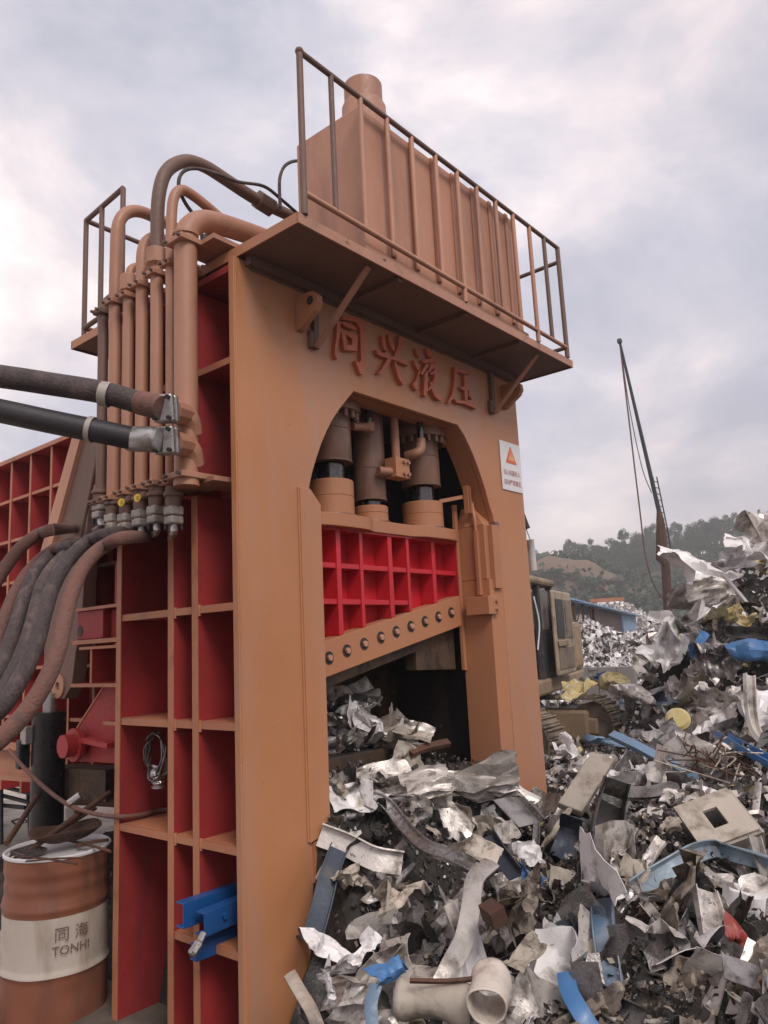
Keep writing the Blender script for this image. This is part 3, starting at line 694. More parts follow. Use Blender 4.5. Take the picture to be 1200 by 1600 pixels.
# necks and grey split flanges at the lower ends
def tail(par, y, px, py, r=0.053, dx=0.0):
    q = P(px, py, x=PX); q.y = y; q.x = PX
    MB().lathe([(0.0,0.112),(r*0.8,0.112),(r*0.8,0.085),(r,0.077),(r,0.062),(r*0.8,0.052),(r*0.75,0.0),(0,0)], (q.x,q.y,q.z+0.045), 20).build('pipe_neck', M['pipe_dark'], par, smooth=40)
    MB().box(q.x-0.040,q.x+0.040,q.y-0.040,q.y+0.040,q.z+0.002,q.z+0.052).build('split_flange', M['cast'], par, bevel=0.010)
    MB().box(q.x-0.039,q.x+0.039,q.y-0.039,q.y+0.039,q.z-0.045,q.z-0.001).build('split_flange', M['cast'], par, bevel=0.010)
    for s in (-1,1):
        for s2 in (-1,1):
            c = Vector((q.x+s*0.028, q.y+s2*0.028, q.z-0.046))
            MB().cyl(c, c-Vector((0,0,0.03)), 0.010, 6).build('flange_bolt', M['black'], par)
    return q
T2 = tail(p2, 3.40, 273, 806); T3 = tail(p3, 3.56, 242, 806); T4 = tail(p4, 3.71, 215, 812)
T5 = tail(p5, 3.855, 193, 818); T6 = tail(p6, 4.0, 174, 818); T7 = tail(p7, 4.14, 154, 800)
for (px, py, yy, par) in ((215,778,3.71,p4),(190,785,3.855,p5)):
    q = P(px, py, x=PX-0.062)
    MB().ring(q, (-1,-0.3,0), 0.0, 0.023, 0.004, 20).build('round_tag', M['yellow'], par, label='small round yellow tag wired to the pipe')
# ports for the two big hoses
def port(px0, py0, px1, py1):
    a, b = P(px0,py0,d=3.76), P(px1,py1,y=3.26)
    dd = (b-a).normalized()
    o = MB().tube(curve([b+Vector((0.06,0.02,-0.09)), b+Vector((0.03,0,-0.03)), b-dd*0.03, a+dd*0.03]), [0.062]*19, 10).build('port_elbow', M['pipe'], big, smooth=30)
    up = Vector((0,0,1))
    for k, sh in ((0.0, 0.052),(0.055,0.05)):
        c = a - dd*k
        s_ = dd.cross(up).normalized(); u_ = s_.cross(dd)
        MB().obox(c, dd*0.024, s_*sh, u_*0.068).build('split_flange', M['steel'], big, bevel=0.010)
        for i in (-1,1):
            for j in (-1,1):
                e_ = c + s_*0.034*i + u_*0.05*j
                if k: MB().cyl(e_-dd*0.025, e_-dd*0.05, 0.011, 8).build('flange_bolt', M['black'], big, smooth=40)
    return a - dd*0.085, dd
hA, dA = port(262,640,287,648)
hB, dB = port(264,690,290,697)

# ---- red structures fixed to the back of the gantry (brackets, box)
def bz_box(x0,x1,y0,y1,z0,z1,mt,name): return MB().box(x0,x1,y0,y1,z0,z1).build(name, mt, G, bevel=0.003)
def edged(x0,x1,y0,y1,z0,z1,name):
    o = MB().box(x0+0.006,x1,y0,y1,z0,z1).build(name, M['red'], G)
    MB().box(x0,x0+0.0058,y0-0.001,y1+0.001,z0-0.001,z1+0.001).build(name+'_edge', M['edge'], o)
bx = bz_box(2.55,2.95,4.48,4.80,2.075,2.255,M['red'],'bracket_box')
MB().ring((2.549,4.76,2.13),(-1,0,0),0.0,0.035,0.002,20).build('bracket_hole_shade', M['dark'], bx)  # flat dark disc laid on for the shaded hole
edged(2.53,2.95,4.19,4.82,2.045,2.07,'bracket_shelf')
edged(2.53,2.95,4.19,4.82,2.258,2.275,'bracket_shelf')
bz_box(2.60,2.95,4.19,4.47,2.072,2.25,M['red'],'bracket_box')
edged(2.535,2.95,4.19,4.74,2.01,2.025,'bracket_shelf')
edged(2.535,2.95,4.19,4.84,1.775,1.795,'bracket_shelf')
edged(2.535,2.95,4.19,4.44,1.55,1.57,'bracket_shelf')
edged(2.545,2.95,4.60,4.62,1.80,2.008,'bracket_stiffener')
edged(2.545,2.95,4.25,4.27,1.30,2.008,'bracket_stiffener')
bz_box(2.85,2.95,4.19,4.86,1.30,2.60,M['red'],'bracket_web')
ym, zm = 4.885, 1.405
pts = [(4.19,1.31),(4.19,1.774),(4.60,1.774),(4.985,1.46)]
arcp = [(ym+0.115*math.cos(t), zm+0.115*math.sin(t)) for t in (0.5,0.2,-0.2,-0.6,-1.0,-1.5)]
pts = pts + arcp + [(4.7,1.30)]
a = MB(); a.ext([(2.64,y,z) for y,z in pts], (0.05,0,0)); br = a.build('pin_bracket', M['red'], G, bevel=0.003)
MB().bar((2.662,4.60,1.782),(2.662,4.99,1.462),0.055,0.012,(0,0,1)).build('bracket_edge', M['edge'], br)
MB().cyl((2.50,ym-0.02,zm),(2.639,ym-0.02,zm),0.072,28).build('pin', M['redmid'], br, smooth=40)
MB().ring((2.60,ym-0.02,zm),(-1,0,0),0.073,0.105,0.03,28).build('pin_boss', M['redmid'], br, smooth=40)
MB().bar((2.60,4.44,1.42),(2.60,4.76,1.44),0.07,0.03).build('pin_keeper', M['redmid'], br)

# charging box behind the gantry
CB = thing('charging_box', 'long dark red ribbed scrap charging box behind the gantry with thin tan rib edges', 'charging box', (3.5, 7.0, 0))
MB().box(3.16, 3.20, 4.87, 11.0, 0.9, 3.74).build('box_wall', M['red'], CB)
MB().box(2.985, 3.20, 4.87, 11.0, 3.742, 3.768).build('box_top_flange', M['red'], CB)
MB().box(2.976, 2.984, 4.87, 11.0, 3.735, 3.772).build('top_edge', M['edge'], CB)
y = 5.38
while y < 11:
    a = MB().box(3.0, 3.159, y-0.012, y+0.012, 0.9, 3.734).build('box_rib', M['red'], CB)
    MB().box(2.993, 2.9992, y-0.014, y+0.014, 0.9, 3.733).build('rib_edge', M['edge'], a)
    y += 0.372
for z in (3.385, 3.013, 2.64, 2.27, 1.9, 1.5):
    y = 4.88
    ys = [4.88] + [5.38+0.372*i for i in range(16)]
    for i in range(len(ys)-1):
        a = MB().box(3.008, 3.158, ys[i]+0.0145, ys[i+1]-0.0145, z-0.011, z+0.011).build('box_stringer', M['red'], CB)
        MB().box(3.002, 3.0078, ys[i]+0.0145, ys[i+1]-0.0145, z-0.013, z+0.013).build('stringer_edge', M['edge'], a)
MB().box(4.9, 5.0, 4.87, 11.0, 0.9, 3.74).build('box_wall', M['red'], CB)
MB().box(3.2, 4.9, 4.87, 11.0, 0.88, 0.95).build('box_floor', M['dark'], CB)
# hold-down arm
AR = thing('hold_down_arm', 'leaning tan press arm with a rounded pivot eye between the gantry and red charging box', 'press arm', (2.8, 5.3, 1.7))
top_l, top_r = P(127,640,x=2.75), P(160,640,x=2.75)
pts = [P(a_,b_,x=2.75) for a_,b_ in ((133,655),(160,655),(140,760),(128,960),(118,1020),(112,1070),(100,1092),(84,1092),(72,1078),(68,1050),(70,960),(78,860))]
a = MB(); a.ext(pts, (0.10,0,0)); arm = a.build('arm_plate', M['pipe_dark'], AR, bevel=0.004)
a = MB(); q = [P(a_,b_,x=2.72) for a_,b_ in ((120,655),(133,655),(78,860),(66,925),(56,925),(62,865))]
a.ext(q, (0.16,0,0)); a.build('arm_flange', M['tank'], AR, bevel=0.003)
c = P(92,1072,x=2.749)
MB().ring(c, (-1,0,0), 0.03, 0.085, 0.012, 24).build('pivot_boss', M['pipe'], AR, smooth=40)
MB().tube([P(157,690,x=2.62),P(118,880,x=2.62),P(112,905,x=2.62)], 0.012, 8).build('arm_tube', M['pipe_dark'], AR, smooth=50)

# black lifting cylinder, yard and beams at the far left
BC = thing('upright_cylinder', 'thick black upright hydraulic cylinder standing behind the oil drum', 'hydraulic cylinder', tuple(P(75,1290,x=2.72))[:2]+(0,))
c = P(75,1200,x=2.72); zt = P(75,1112,x=2.72).z
MB().lathe([(0,0),(0.112,0),(0.112,zt-0.10),(0.115,zt-0.095),(0.115,zt),(0,zt)], (c.x,c.y,0), 28).build('barrel', M['black'], BC, smooth=40)
MB().lathe([(0,zt),(0.045,zt),(0.045,zt+0.13),(0,zt+0.13)], (c.x,c.y,0), 16).build('rod', M['steel'], BC, smooth=40)
c2 = Vector((c.x-0.11,c.y+0.06,zt-0.15))
MB().obox(c2,(0.05,0,0),(0,0.04,0),(0,0,0.06)).build('valve', M['steel'], BC, bevel=0.006)
MB().obox(c2+Vector((-0.02,0.05,-0.13)),(0.04,0,0),(0,0.03,0),(0,0,0.10)).build('valve_body', M['black'], BC, bevel=0.01)
# machine base skid beams
BB = thing('steel_beam', 'horizontal tan steel I beam at the far left below the black hoses', 'beam', tuple(P(20,1190,d=5.9)))
q0, q1 = P(-160,1178,d=6.1), P(60,1192,d=5.75)
for dz, wd, ht, nm in ((0.11,0.16,0.03,'flange'),(-0.11,0.16,0.03,'flange'),(0,0.03,0.19,'beam_web')):
    MB().bar(q0+Vector((0,0,dz)), q1+Vector((0,0,dz)), wd, ht).build(nm, M['pipe'], BB)
q0, q1 = P(95,1218,d=5.6), P(185,1224,d=5.2)
tag(MB().bar(q0, q1, 0.2, 0.2).build('crossbeam', M['grimy']), 'grimy brown crossbeam under the red bracket behind the drum', 'beam')
tag(MB().tube([P(95,1247,d=5.5),P(185,1252,d=5.15)], 0.04, 12).build('steel_pipe', M['rust'], smooth=50), 'dusty brown pipe running low behind the drum under the crossbeam', 'pipe')

# ------------------------------------------------------------------ text
def text_mesh(body, size, place, name, mt, parent, label=None, depth=0.0):
    """flat print: each vertex of the glyphs goes through place(u, v)"""
    cu = bpy.data.curves.new(name, 'FONT'); cu.body = body; cu.size = size
    cu.align_x = 'CENTER'; cu.resolution_u = 3
    o = bpy.data.objects.new('tmp', cu); COL.objects.link(o)
    bpy.context.view_layer.update()
    ev = o.evaluated_get(bpy.context.evaluated_depsgraph_get())
    me0 = ev.to_mesh()
    vs_ = [place(v.co.x, v.co.y) for v in me0.vertices]
    fs_ = [tuple(p.vertices) for p in me0.polygons]
    ev.to_mesh_clear()
    bpy.data.objects.remove(o)
    mb = MB(); mb.add(vs_, fs_)
    return mb.build(name, mt, parent)

for (px, py, yy) in ((215,778,3.71),(190,785,3.855)):
    q = P(px, py, x=PX-0.0675)
    text_mesh('8', 0.032, lambda u, v, q=q: q + Vector((0.29*u-0.0005, -0.957*u, v-0.011)), 'tag_text', M['brownprint'], p4 if yy < 3.8 else p5)
# warning sign on the right column
SG = thing('warning_sign', 'small white warning sign with red triangle and two lines of red characters on right column', 'sign', (5.26, FY-0.006, 3.3))
MB().box(5.105, 5.418, FY-0.0075, FY-0.0045, 3.107, 3.507).build('sign_panel', M['white'], SG)
def tri(cx_, cz_, s, y, mt, nm, t=0.0015):
    a = MB(); a.ext([(cx_-s*0.5,y,cz_-s*0.43),(cx_+s*0.5,y,cz_-s*0.43),(cx_,y,cz_+s*0.43)], (0,-t,0)); return a.build(nm, mt, SG)
tri(5.262, 3.405, 0.165, FY-0.009, M['orprint'], 'triangle')
tri(5.262, 3.397, 0.098, FY-0.0115, M['palprint'], 'triangle_inner')
MB().box(5.257,5.267,FY-0.0142,FY-0.0135,3.385,3.425).build('exclamation_mark', M['orprint'], SG)
MB().box(5.257,5.267,FY-0.0142,FY-0.0135,3.366,3.376).build('exclamation_mark', M['orprint'], SG)
for body, z in (('当心机器伤人', 3.235), ('启动严禁靠近', 3.155)):
    text_mesh(body, 0.043, lambda u, v, z=z: Vector((5.262+u*1.0, FY-0.009, z+v*1.15)), 'sign_text', M['redprint'], SG)

# ------------------------------------------------------------------ hoses
def hose(label, pts, rads, mt, extra=None, name='hydraulic_hose', group='hydraulic hoses at the left flank'):
    o = thing(name, label, 'hose', pts[0], group)
    path = curve(pts, 6)
    n = len(path)
    rs = [rads[0]+(rads[1]-rads[0])*i/(n-1) for i in range(n)]
    MB().tube(path, rs, 18).build('hose_body', mt, o, smooth=50)
    return o
def big_hose(a, dd, way, r, mt, label, collar):
    pts = [a] + [P(px,py,d=dp) for px,py,dp in way]
    o = hose(label, pts, (r, r), mt)
    q = (pts[1]-a).normalized()
    MB().tube([a-q*0.0, a+q*0.03, a+q*0.035, a+q*collar], [r*1.03, r*1.03, r*1.10, r*1.08], 18).build('hose_ferrule', M['steel'] if mt is M['hoseblk'] else M['hosered'], o, smooth=40)
    return o
big_hose(hA, dA, [(215,628,3.74),(160,613,3.7),(80,600,3.68),(0,588,3.66),(-90,578,3.66),(-220,568,3.7)], 0.056, M['hose'], 'upper of the two thick straight hoses reaching the big pipe, dusty reddish black', 0.14)
hb = big_hose(hB, dB, [(215,686,3.74),(160,675,3.7),(80,659,3.66),(0,642,3.62),(-90,625,3.6),(-220,600,3.6)], 0.058, M['hoseblk'], 'lower of the two thick straight hoses reaching the big pipe, clean black with silver end', 0.20)
# worn tape and a scuffed print line on the hoses
for px, py, dd_ in ((165,616,3.70-0.0),):
    c = P(px,py,d=dd_); e1 = (P(px+20,py+4,d=dd_)-P(px-20,py-4,d=dd_)).normalized()
    MB().tube([c-e1*0.022, c+e1*0.022], 0.0615, 18, caps=False).build('tape_band', M['cast'], bpy.data.objects['hydraulic_hose'], smooth=50)
c = P(142,671,d=3.69); e1 = (P(162,675,d=3.69)-P(122,667,d=3.69)).normalized()
MB().tube([c-e1*0.013, c+e1*0.013], 0.0635, 18, caps=False).build('tape_band', M['cast'], hb, smooth=50)

def low_hose(T, label, way, r0, r1, mt, elbow_to):
    a = T - Vector((0,0,0.045))
    e_ = P(*elbow_to)
    o = thing('hydraulic_hose', label, 'hose', a, 'hydraulic hoses at the left flank')
    ep = curve([a, a-Vector((0,0,0.05)), (a-Vector((0,0,0.085)))*0.6+e_*0.4, e_], 6)
    MB().tube(ep, r0*0.62, 14).build('steel_elbow', M['steel'], o, smooth=50)
    path = curve([e_] + [P(px,py,d=dp) for px,py,dp in way], 6)
    n = len(path)
    MB().tube(path, [r0+(r1-r0)*i/(n-1) for i in range(n)], 18).build('hose_body', mt, o, smooth=50)
    dd = (path[2]-path[0]).normalized()
    MB().tube([path[0]-dd*0.01, path[0]+dd*0.10], r0*1.09, 18).build('hose_ferrule', M['hosered'], o, smooth=40)
    return o
low_hose(T2, 'front reddish hose curving down from the pipe nearest the tan front plate', [(205,839,3.64),(164,853,3.5),(132,882,3.36),(113,923,3.26),(101,967,3.18),(91,1014,3.1),(73,1061,3.03),(44,1108,2.97),(0,1155,2.9),(-60,1200,2.85)], 0.031, 0.037, M['hosered'], (256,841,3.74))
low_hose(T3, 'dusty black hose directly behind the front reddish hose', [(182,832,3.85),(141,845,3.7),(108,873,3.55),(85,911,3.42),(70,955,3.32),(56,1008,3.22),(35,1055,3.13),(0,1108,3.05),(-60,1155,3.0)], 0.031, 0.037, M['hose'], (221,831,3.93))
low_hose(T4, 'pale dusted hose squeezed third from the front in the row', [(150,846,4.0),(117,858,3.86),(88,880,3.74),(66,914,3.62),(53,961,3.52),(41,1002,3.43),(21,1049,3.34),(-6,1090,3.25),(-70,1130,3.2)], 0.028, 0.033, M['hose'], (192,838,4.08))
low_hose(T5, 'black scuffed hose fourth from the front in the row', [(126,850,4.12),(88,862,3.98),(59,889,3.86),(41,926,3.75),(26,973,3.64),(10,1020,3.54),(-6,1056,3.46),(-50,1090,3.4)], 0.030, 0.035, M['hose'], (168,846,4.2))
low_hose(T6, 'hindmost reddish black hose of the five that droop in a row', [(112,848,4.25),(73,866,4.1),(44,894,3.98),(22,930,3.88),(5,972,3.78),(-12,1020,3.7),(-50,1050,3.6)], 0.030, 0.033, M['hosered'], (150,846,4.3))
low_hose(T7, 'short reddish hose set apart on the left, arching from the rear pipe above the others', [(100,826,4.38),(64,833,4.28),(35,853,4.18),(15,877,4.1),(-4,905,4.02),(-40,965,3.9)], 0.032, 0.036, M['hosered'], (131,827,4.42))

# red air line
rc = tag(MB().tube(curve([P(a_,b_,d=c_) for a_,b_,c_ in ((14,1172,5.2),(38,1200,5.0),(75,1235,4.8),(112,1260,4.62),(150,1272,4.45))] + [P(185,1276,x=2.46),P(222,1273,x=2.6),P(250,1266,x=2.74),(2.825,4.0,1.05)],6), 0.013, 10).build('air_line', M['hosered'], smooth=50),
         'thin red rubber line sagging from the hoses into a lower red compartment', 'cable')
# hook in a compartment
o = tag(MB().tube(curve([(2.828,3.10,1.83),(2.70,3.14,1.835),(2.62,3.19,1.83),(2.60,3.22,1.80),(2.62,3.20,1.775)]), 0.011, 8).build('pipe_stub', M['redb'], smooth=50), 'short bent red pipe stub inside a compartment beside the front plate', 'pipe')
# silver bundle hanging in a compartment
WB = thing('wire_bundle', 'loop of pale wire and torn silver plastic hanging in a red compartment', 'wire bundle', (2.60,3.95,1.35))
rs = random.Random(3)
for k in range(5):
    pts = []
    for i in range(12):
        a_ = 2*math.pi*i/11
        pts.append((2.60+rs.uniform(-.03,.03), 3.97+0.085*math.sin(a_)*(0.8+0.1*k)+rs.uniform(-.01,.01), 1.38+0.13*math.cos(a_)+rs.uniform(-.012,.012)))
    MB().tube(curve(pts,3), 0.006, 6).build('wire_loop', M['s_grey'], WB, smooth=50)

mb = MB(); pts = [(2.60,3.955,1.33),(2.59,3.96,1.29),(2.60,3.95,1.25),(2.605,3.955,1.215)]
mb.tube(curve(pts,4), [.03+.02*noise.noise(Vector((i*1.3,2,4))) for i in range(13)], 9)
mb.build('torn_plastic', M['foil'], WB)
# blue channel offcuts lodged in a compartment
BL = thing('blue_channel', 'two bright blue folded steel channels lodged in the lowest compartment of the red flank', 'steel channel', (2.5,3.3,0.6))
def channel_mb(p, q, wd, dp, th, up):
    mb = MB(); p = Vector(p); q = Vector(q); d = (q-p).normalized(); s = d.cross(Vector(up)).normalized(); u = s.cross(d)
    prof = [(-wd/2,0),(wd/2,0),(wd/2,dp),(wd/2-th,dp),(wd/2-th,th),(-wd/2+th,th),(-wd/2+th,dp),(-wd/2,dp)]
    mb.prism([p+s*a_+u*b_ for a_,b_ in prof], [q+s*a_+u*b_ for a_,b_ in prof]); return mb
def bch(p, q, ht, dp, nm):
    """a shallow folded channel: face towards the front, flanges top and bottom running back"""
    p = Vector(p); q = Vector(q)
    MB().bar(p, q, 0.008, ht).build(nm, M['blue'], BL, bevel=0.002)
    for sgn in (1, -1):
        o_ = Vector((0.0, dp/2, sgn*(ht/2-0.004)))
        MB().bar(p+o_, q+o_, dp, 0.007).build('channel_flange', M['blue'], BL, bevel=0.002)
bch(P(286,1432,y=3.31), P(400,1398,y=3.31)+Vector((0.15,0,0.02)), 0.115, 0.06, 'channel_web')
bch(P(319,1446,y=3.20), P(400,1418,y=3.20)+Vector((0.15,0,0.02)), 0.105, 0.07, 'channel_web')
bch(P(306,1490,y=3.27), P(400,1462,y=3.27)+Vector((0.1,0,0.02)), 0.075, 0.05, 'channel_web')
MB().bar(P(352,1435,y=3.19), P(350,1428,y=3.19), 0.02, 0.02).build('weld_tab', M['blue'], BL)
tag(MB().tube(curve([P(318,1458,y=3.18), P(310,1474,y=3.17), P(298,1492,y=3.16)]), [0.016]*6+[0.022]*6+[0.012], 7).build('plastic_scrap', M['foil']), 'twist of crumpled clear plastic hanging from the blue channels', 'plastic')

# ------------------------------------------------------------------ oil drum
DX, DY, DR, DH = 2.364, 4.62, 0.288, 0.86
OD = thing('oil_drum', 'dented brown red oil drum with a white band standing left of the red flank', 'drum', (DX,DY,0))
def drum_prof(z0, z1, dr=0.0):
    p = []; n = max(2, int((z1-z0)/0.012))
    for i in range(n+1):
        z = z0+(z1-z0)*i/n; r = DR+dr
        for zr in (0.25, 0.585): r += 0.009*math.exp(-((z-zr)/0.016)**2)
        r += 0.0025*math.sin(z*75) if 0.60 < z < 0.80 else 0
        p.append((r, z))
    return p
MB().lathe([(0,0)]+drum_prof(0.0,0.245), (DX,DY,0), 56).build('drum_body', M['drumred'], OD, smooth=40)
MB().lathe(drum_prof(0.2455,0.548), (DX,DY,0), 56).build('white_band', M['drumwhite'], OD, smooth=40)
MB().lathe(drum_prof(0.5485,0.852), (DX,DY,0), 56).build('drum_body', M['drumred'], OD, smooth=40)
MB().lathe([(DR,0.845),(DR+0.008,0.85),(DR+0.009,0.862),(DR+0.002,0.868),(DR-0.008,0.862),(DR-0.010,0.846),(0,0.846)], (DX,DY,0), 56).build('lid', M['white'], OD, smooth=40)
mid = math.atan2(-DY, -DX) + 0.28
for body, size, z, wf in (('同 海', 0.08, 0.435, 1.0), ('TONHI', 0.066, 0.360, 0.95)):
    text_mesh(body, size, lambda u, v, z=z, wf=wf: Vector((DX+(DR+0.0125)*math.cos(mid+u*wf/DR), DY+(DR+0.0125)*math.sin(mid+u*wf/DR), z+v)), 'drum_text', M['brownprint'], OD)
RGT_, FWD_ = Vector(r_), Vector(f_)
for o in OD.children:
    if o.name.startswith(('drum_body','white_band')):
        for v in o.data.vertices:
            a_ = math.atan2(v.co.y, v.co.x); k = 0.007*noise.noise(Vector((math.cos(a_)*2.1, math.sin(a_)*2.1, v.co.z*5))) - 0.012*math.exp(-((a_+2.35)/0.22)**2-((v.co.z-.70)/.07)**2) - 0.010*math.exp(-((a_+1.75)/0.2)**2-((v.co.z-.14)/.06)**2)
            r0 = math.hypot(v.co.x, v.co.y)
            if r0 > .1: v.co.x *= 1+k/r0; v.co.y *= 1+k/r0
# things lying on the drum
def dpt(px, py, z): return P(px, py, z=z)
a = MB()
nr, na_ = 6, 22
c = Vector((DX+0.03, DY-0.03, 0.875))
for i in range(nr+1):
    for k in range(na_):
        t = 2*math.pi*k/na_; r = 0.17*i/nr
        zz = 0.012 + 0.075*(i/nr)**2.2 + 0.012*math.sin(3*t+1)*(i/nr)
        a.v.append(c + Vector((r*1.25*math.cos(t), r*math.sin(t), zz)))
for i in range(nr):
    for k in range(na_):
        k2 = (k+1) % na_
        a.f.append((i*na_+k, i*na_+k2, (i+1)*na_+k2, (i+1)*na_+k))
o = a.build('rusty_pan', M['rust'], smooth=60)
sm = o.modifiers.new('thick','SOLIDIFY'); sm.thickness = 0.005
tag(o, 'shallow rusty pan lying on top of the oil drum', 'pan')
for k, (p_, q_, r__) in enumerate((((18,1345),(150,1262),0.013),((45,1330),(172,1238),0.017),((10,1318),(60,1240),0.018),((30,1352),(110,1343),0.007))):
    pp = P(*p_, d=4.35 if k != 2 else 4.7); qq = P(*q_, d=4.75 if k != 2 else 5.3)
    tag(MB().tube([pp, (pp+qq)/2+Vector((0.01,0,0.01)), qq], r__, 10).build('steel_rod', M['rust'], smooth=50),
        ['thin rusty rod propped from drum lid up to the red flank', 'thicker dusty tube leaning over the drum behind the pan', 'rusty bar slanting at the far left behind the drum', 'short dark rod lying flat on the front of the drum lid'][k], 'rod')
mb = MB(); mb.obox(P(45,1330,z=0.885), (0.075,0.02,0), (-0.02,0.05,0.01), (0,0,0.012))
tag(mb.build('steel_plate', M['s_grey'], bevel=0.004), 'grey bent steel plate lying on the left of the drum lid', 'plate')
o = thing('tape_roll', 'crumpled silver tape wrapped round the rod crossing above the drum', 'tape', tuple(P(118,1247,d=4.62)))
MB().tube([P(108,1256,d=4.62),P(126,1243,d=4.64)], 0.026, 8).build('tape_wrap', M['foil'], o)
for k, (a_, b_, r__) in enumerate((((30,1338),(120,1350),.006),((40,1346),(135,1340),.005),((120,1322),(170,1312),.010),((100,1312),(172,1330),.008),((15,1338),(52,1322),.007))):
    pa, pb = P(*a_,z=.878), P(*b_,z=.885)
    tag(MB().tube([pa, pa.lerp(pb,.5)+Vector((0,0,.006)), pb], r__, 7).build('iron_bar', M['rust'], smooth=50), 'thin dark iron bar lying on the drum lid, %s' % ('front edge','just behind the front edge','right under the pan','right edge','left rim')[k], 'bar')
mb = MB(); mb.obox(P(112,1268,d=4.72), RGT_*.03, FWD_*.03, Vector((0,0,.03)))
tag(mb.build('torn_can', M['cast'], bevel=.006), 'small grey torn can standing behind the pan on the drum', 'can')
# light frame in the yard
fr = thing('pipe_trestle', 'thin dark steel trestle standing in the pale yard at the far left', 'trestle', tuple(P(20,1300,d=7.5))[:2]+(0,))
for a_, b_ in (((0,1228),(48,1240)),((0,1242),(46,1254)),((44,1238),(47,1305)),((2,1220),(2,1320)),((0,1258),(40,1262))):
    MB().tube([P(*a_,d=7.4),P(*b_,d=7.2)], 0.02, 8).build('frame_tube', M['exdark'], fr, smooth=50)
tag(MB().tube([P(*q,d=7.1) for q in ((18,1283),(35,1278),(43,1284),(26,1289),(18,1283))], 0.008, 6).build('wire_link', M['exdark']), 'small bent dark wire lying on the pale yard floor', 'wire')

# ------------------------------------------------------------------ ground and heap
def sstep(a, b, x):
    t = min(1, max(0, (x-a)/(b-a))); return t*t*(3-2*t)
def fbm(x, y, s, o=4, z=0.0):
    return noise.fractal(Vector((x*s, y*s, z)), 1.0, 2.0, o)
def gau(x, y, cx_, cy_, sx_, sy_): return math.exp(-((x-cx_)/sx_)**2-((y-cy_)/sy_)**2)
def heap(x, y):
    h = 0.12 + 0.40*sstep(2.55, 3.7, x - 0.25*(y-2.0))
    h += 0.16*sstep(4.5, 6.5, x)
    h -= 0.42*sstep(6.8, 10.2, x)
    if 2.9 < x < 5.05:
        k = sstep(2.55, 3.2, y)
        h = max(h, 0.35 + 0.80*k*(0.75+0.25*sstep(5.0,4.2,x))*sstep(2.62,3.05,x)) if y < 3.45 else h
    h += 0.30*gau(x, y, 4.1, 1.75, 0.45, 0.35) + 0.16*gau(x, y, 5.2, 1.9, 0.6, 0.5)
    h += 0.22*gau(x, y, 6.3, 1.9, 0.7, 0.6) + 0.12*gau(x, y, 3.5, 2.3, 0.35, 0.3)
    h -= 0.40*sstep(7.0, 9.0, x)*sstep(2.6, 3.8, y - 0.12*(x-8))
    # high pile on the right
    h += 3.4*gau(x, y, 13.6, 2.0, 2.0, 2.7) + 0.9*gau(x, y, 11.6, 2.7, 1.4, 1.5)
    h += 0.5*gau(x, y, 12.8, 4.6, 0.9, 0.8)
    return h + 0.13*fbm(x, y, 1.9, 3)*sstep(2.6,3.4,x) + 0.06*fbm(x, y, 6.0, 3, 5)
mb = MB()
xs = [1.9+0.075*i for i in range(80)] + [7.9+0.14*i for i in range(72)]
ys = [-3.2+0.16*i for i in range(22)] + [0.32+0.07*i for i in range(46)] + [3.54+0.14*i for i in range(34)]
nx, ny = len(xs), len(ys)
def edge_fade(x, y):
    return min(sstep(1.9,2.5,x), sstep(17.9,16.0,x), sstep(-3.2,-2.0,y), sstep(8.2,7.0,y))
for x in xs:
    for y in ys:
        k = edge_fade(x, y)
        if LX-0.3 < x < LX+0.3 and y > 3.0: k = 0
        z = heap(x, y) if k > 0 else 0
        if 2.4 < x < 5.1 and y > 3.5: z = 0.3
        mb.v.append(Vector((x + 0.02*noise.noise(Vector((x*9,y*9,1))), y, k*(z + 0.05*noise.noise(Vector((x*14,y*14,2))) + 0.03*noise.noise(Vector((x*31,y*31,3)))) - (1-k)*0.03)))
for i in range(nx-1):
    for j in range(ny-1):
        mb.f.append((i*ny+j, (i+1)*ny+j, (i+1)*ny+j+1, i*ny+j+1))
tag(mb.build('scrap_mound', M['mound']), kind='stuff')
a = MB(); S = 600
a.add([(-S,-S,0),(S,-S,0),(S,S,0),(-S,S,0)], [(0,1,2,3)])
tag(a.build('ground', M['soilground']), kind='structure')
a = MB(); a.add([(-6,4.95,0.004),(9,4.95,0.004),(9,30,0.004),(-6,30,0.004)], [(0,1,2,3)])
tag(a.build('yard_floor', M['concrete']), kind='structure')

def on_heap(px, py, lift=0.0):
    r = ray(px, py); t = 1.2
    while t < 40:
        q = CAM + r*t
        if q[2] < heap(q[0], q[1]) + lift: break
        t += 0.02 if t < 9 else 0.06
    return Vector(q), float(t*(r @ f_))

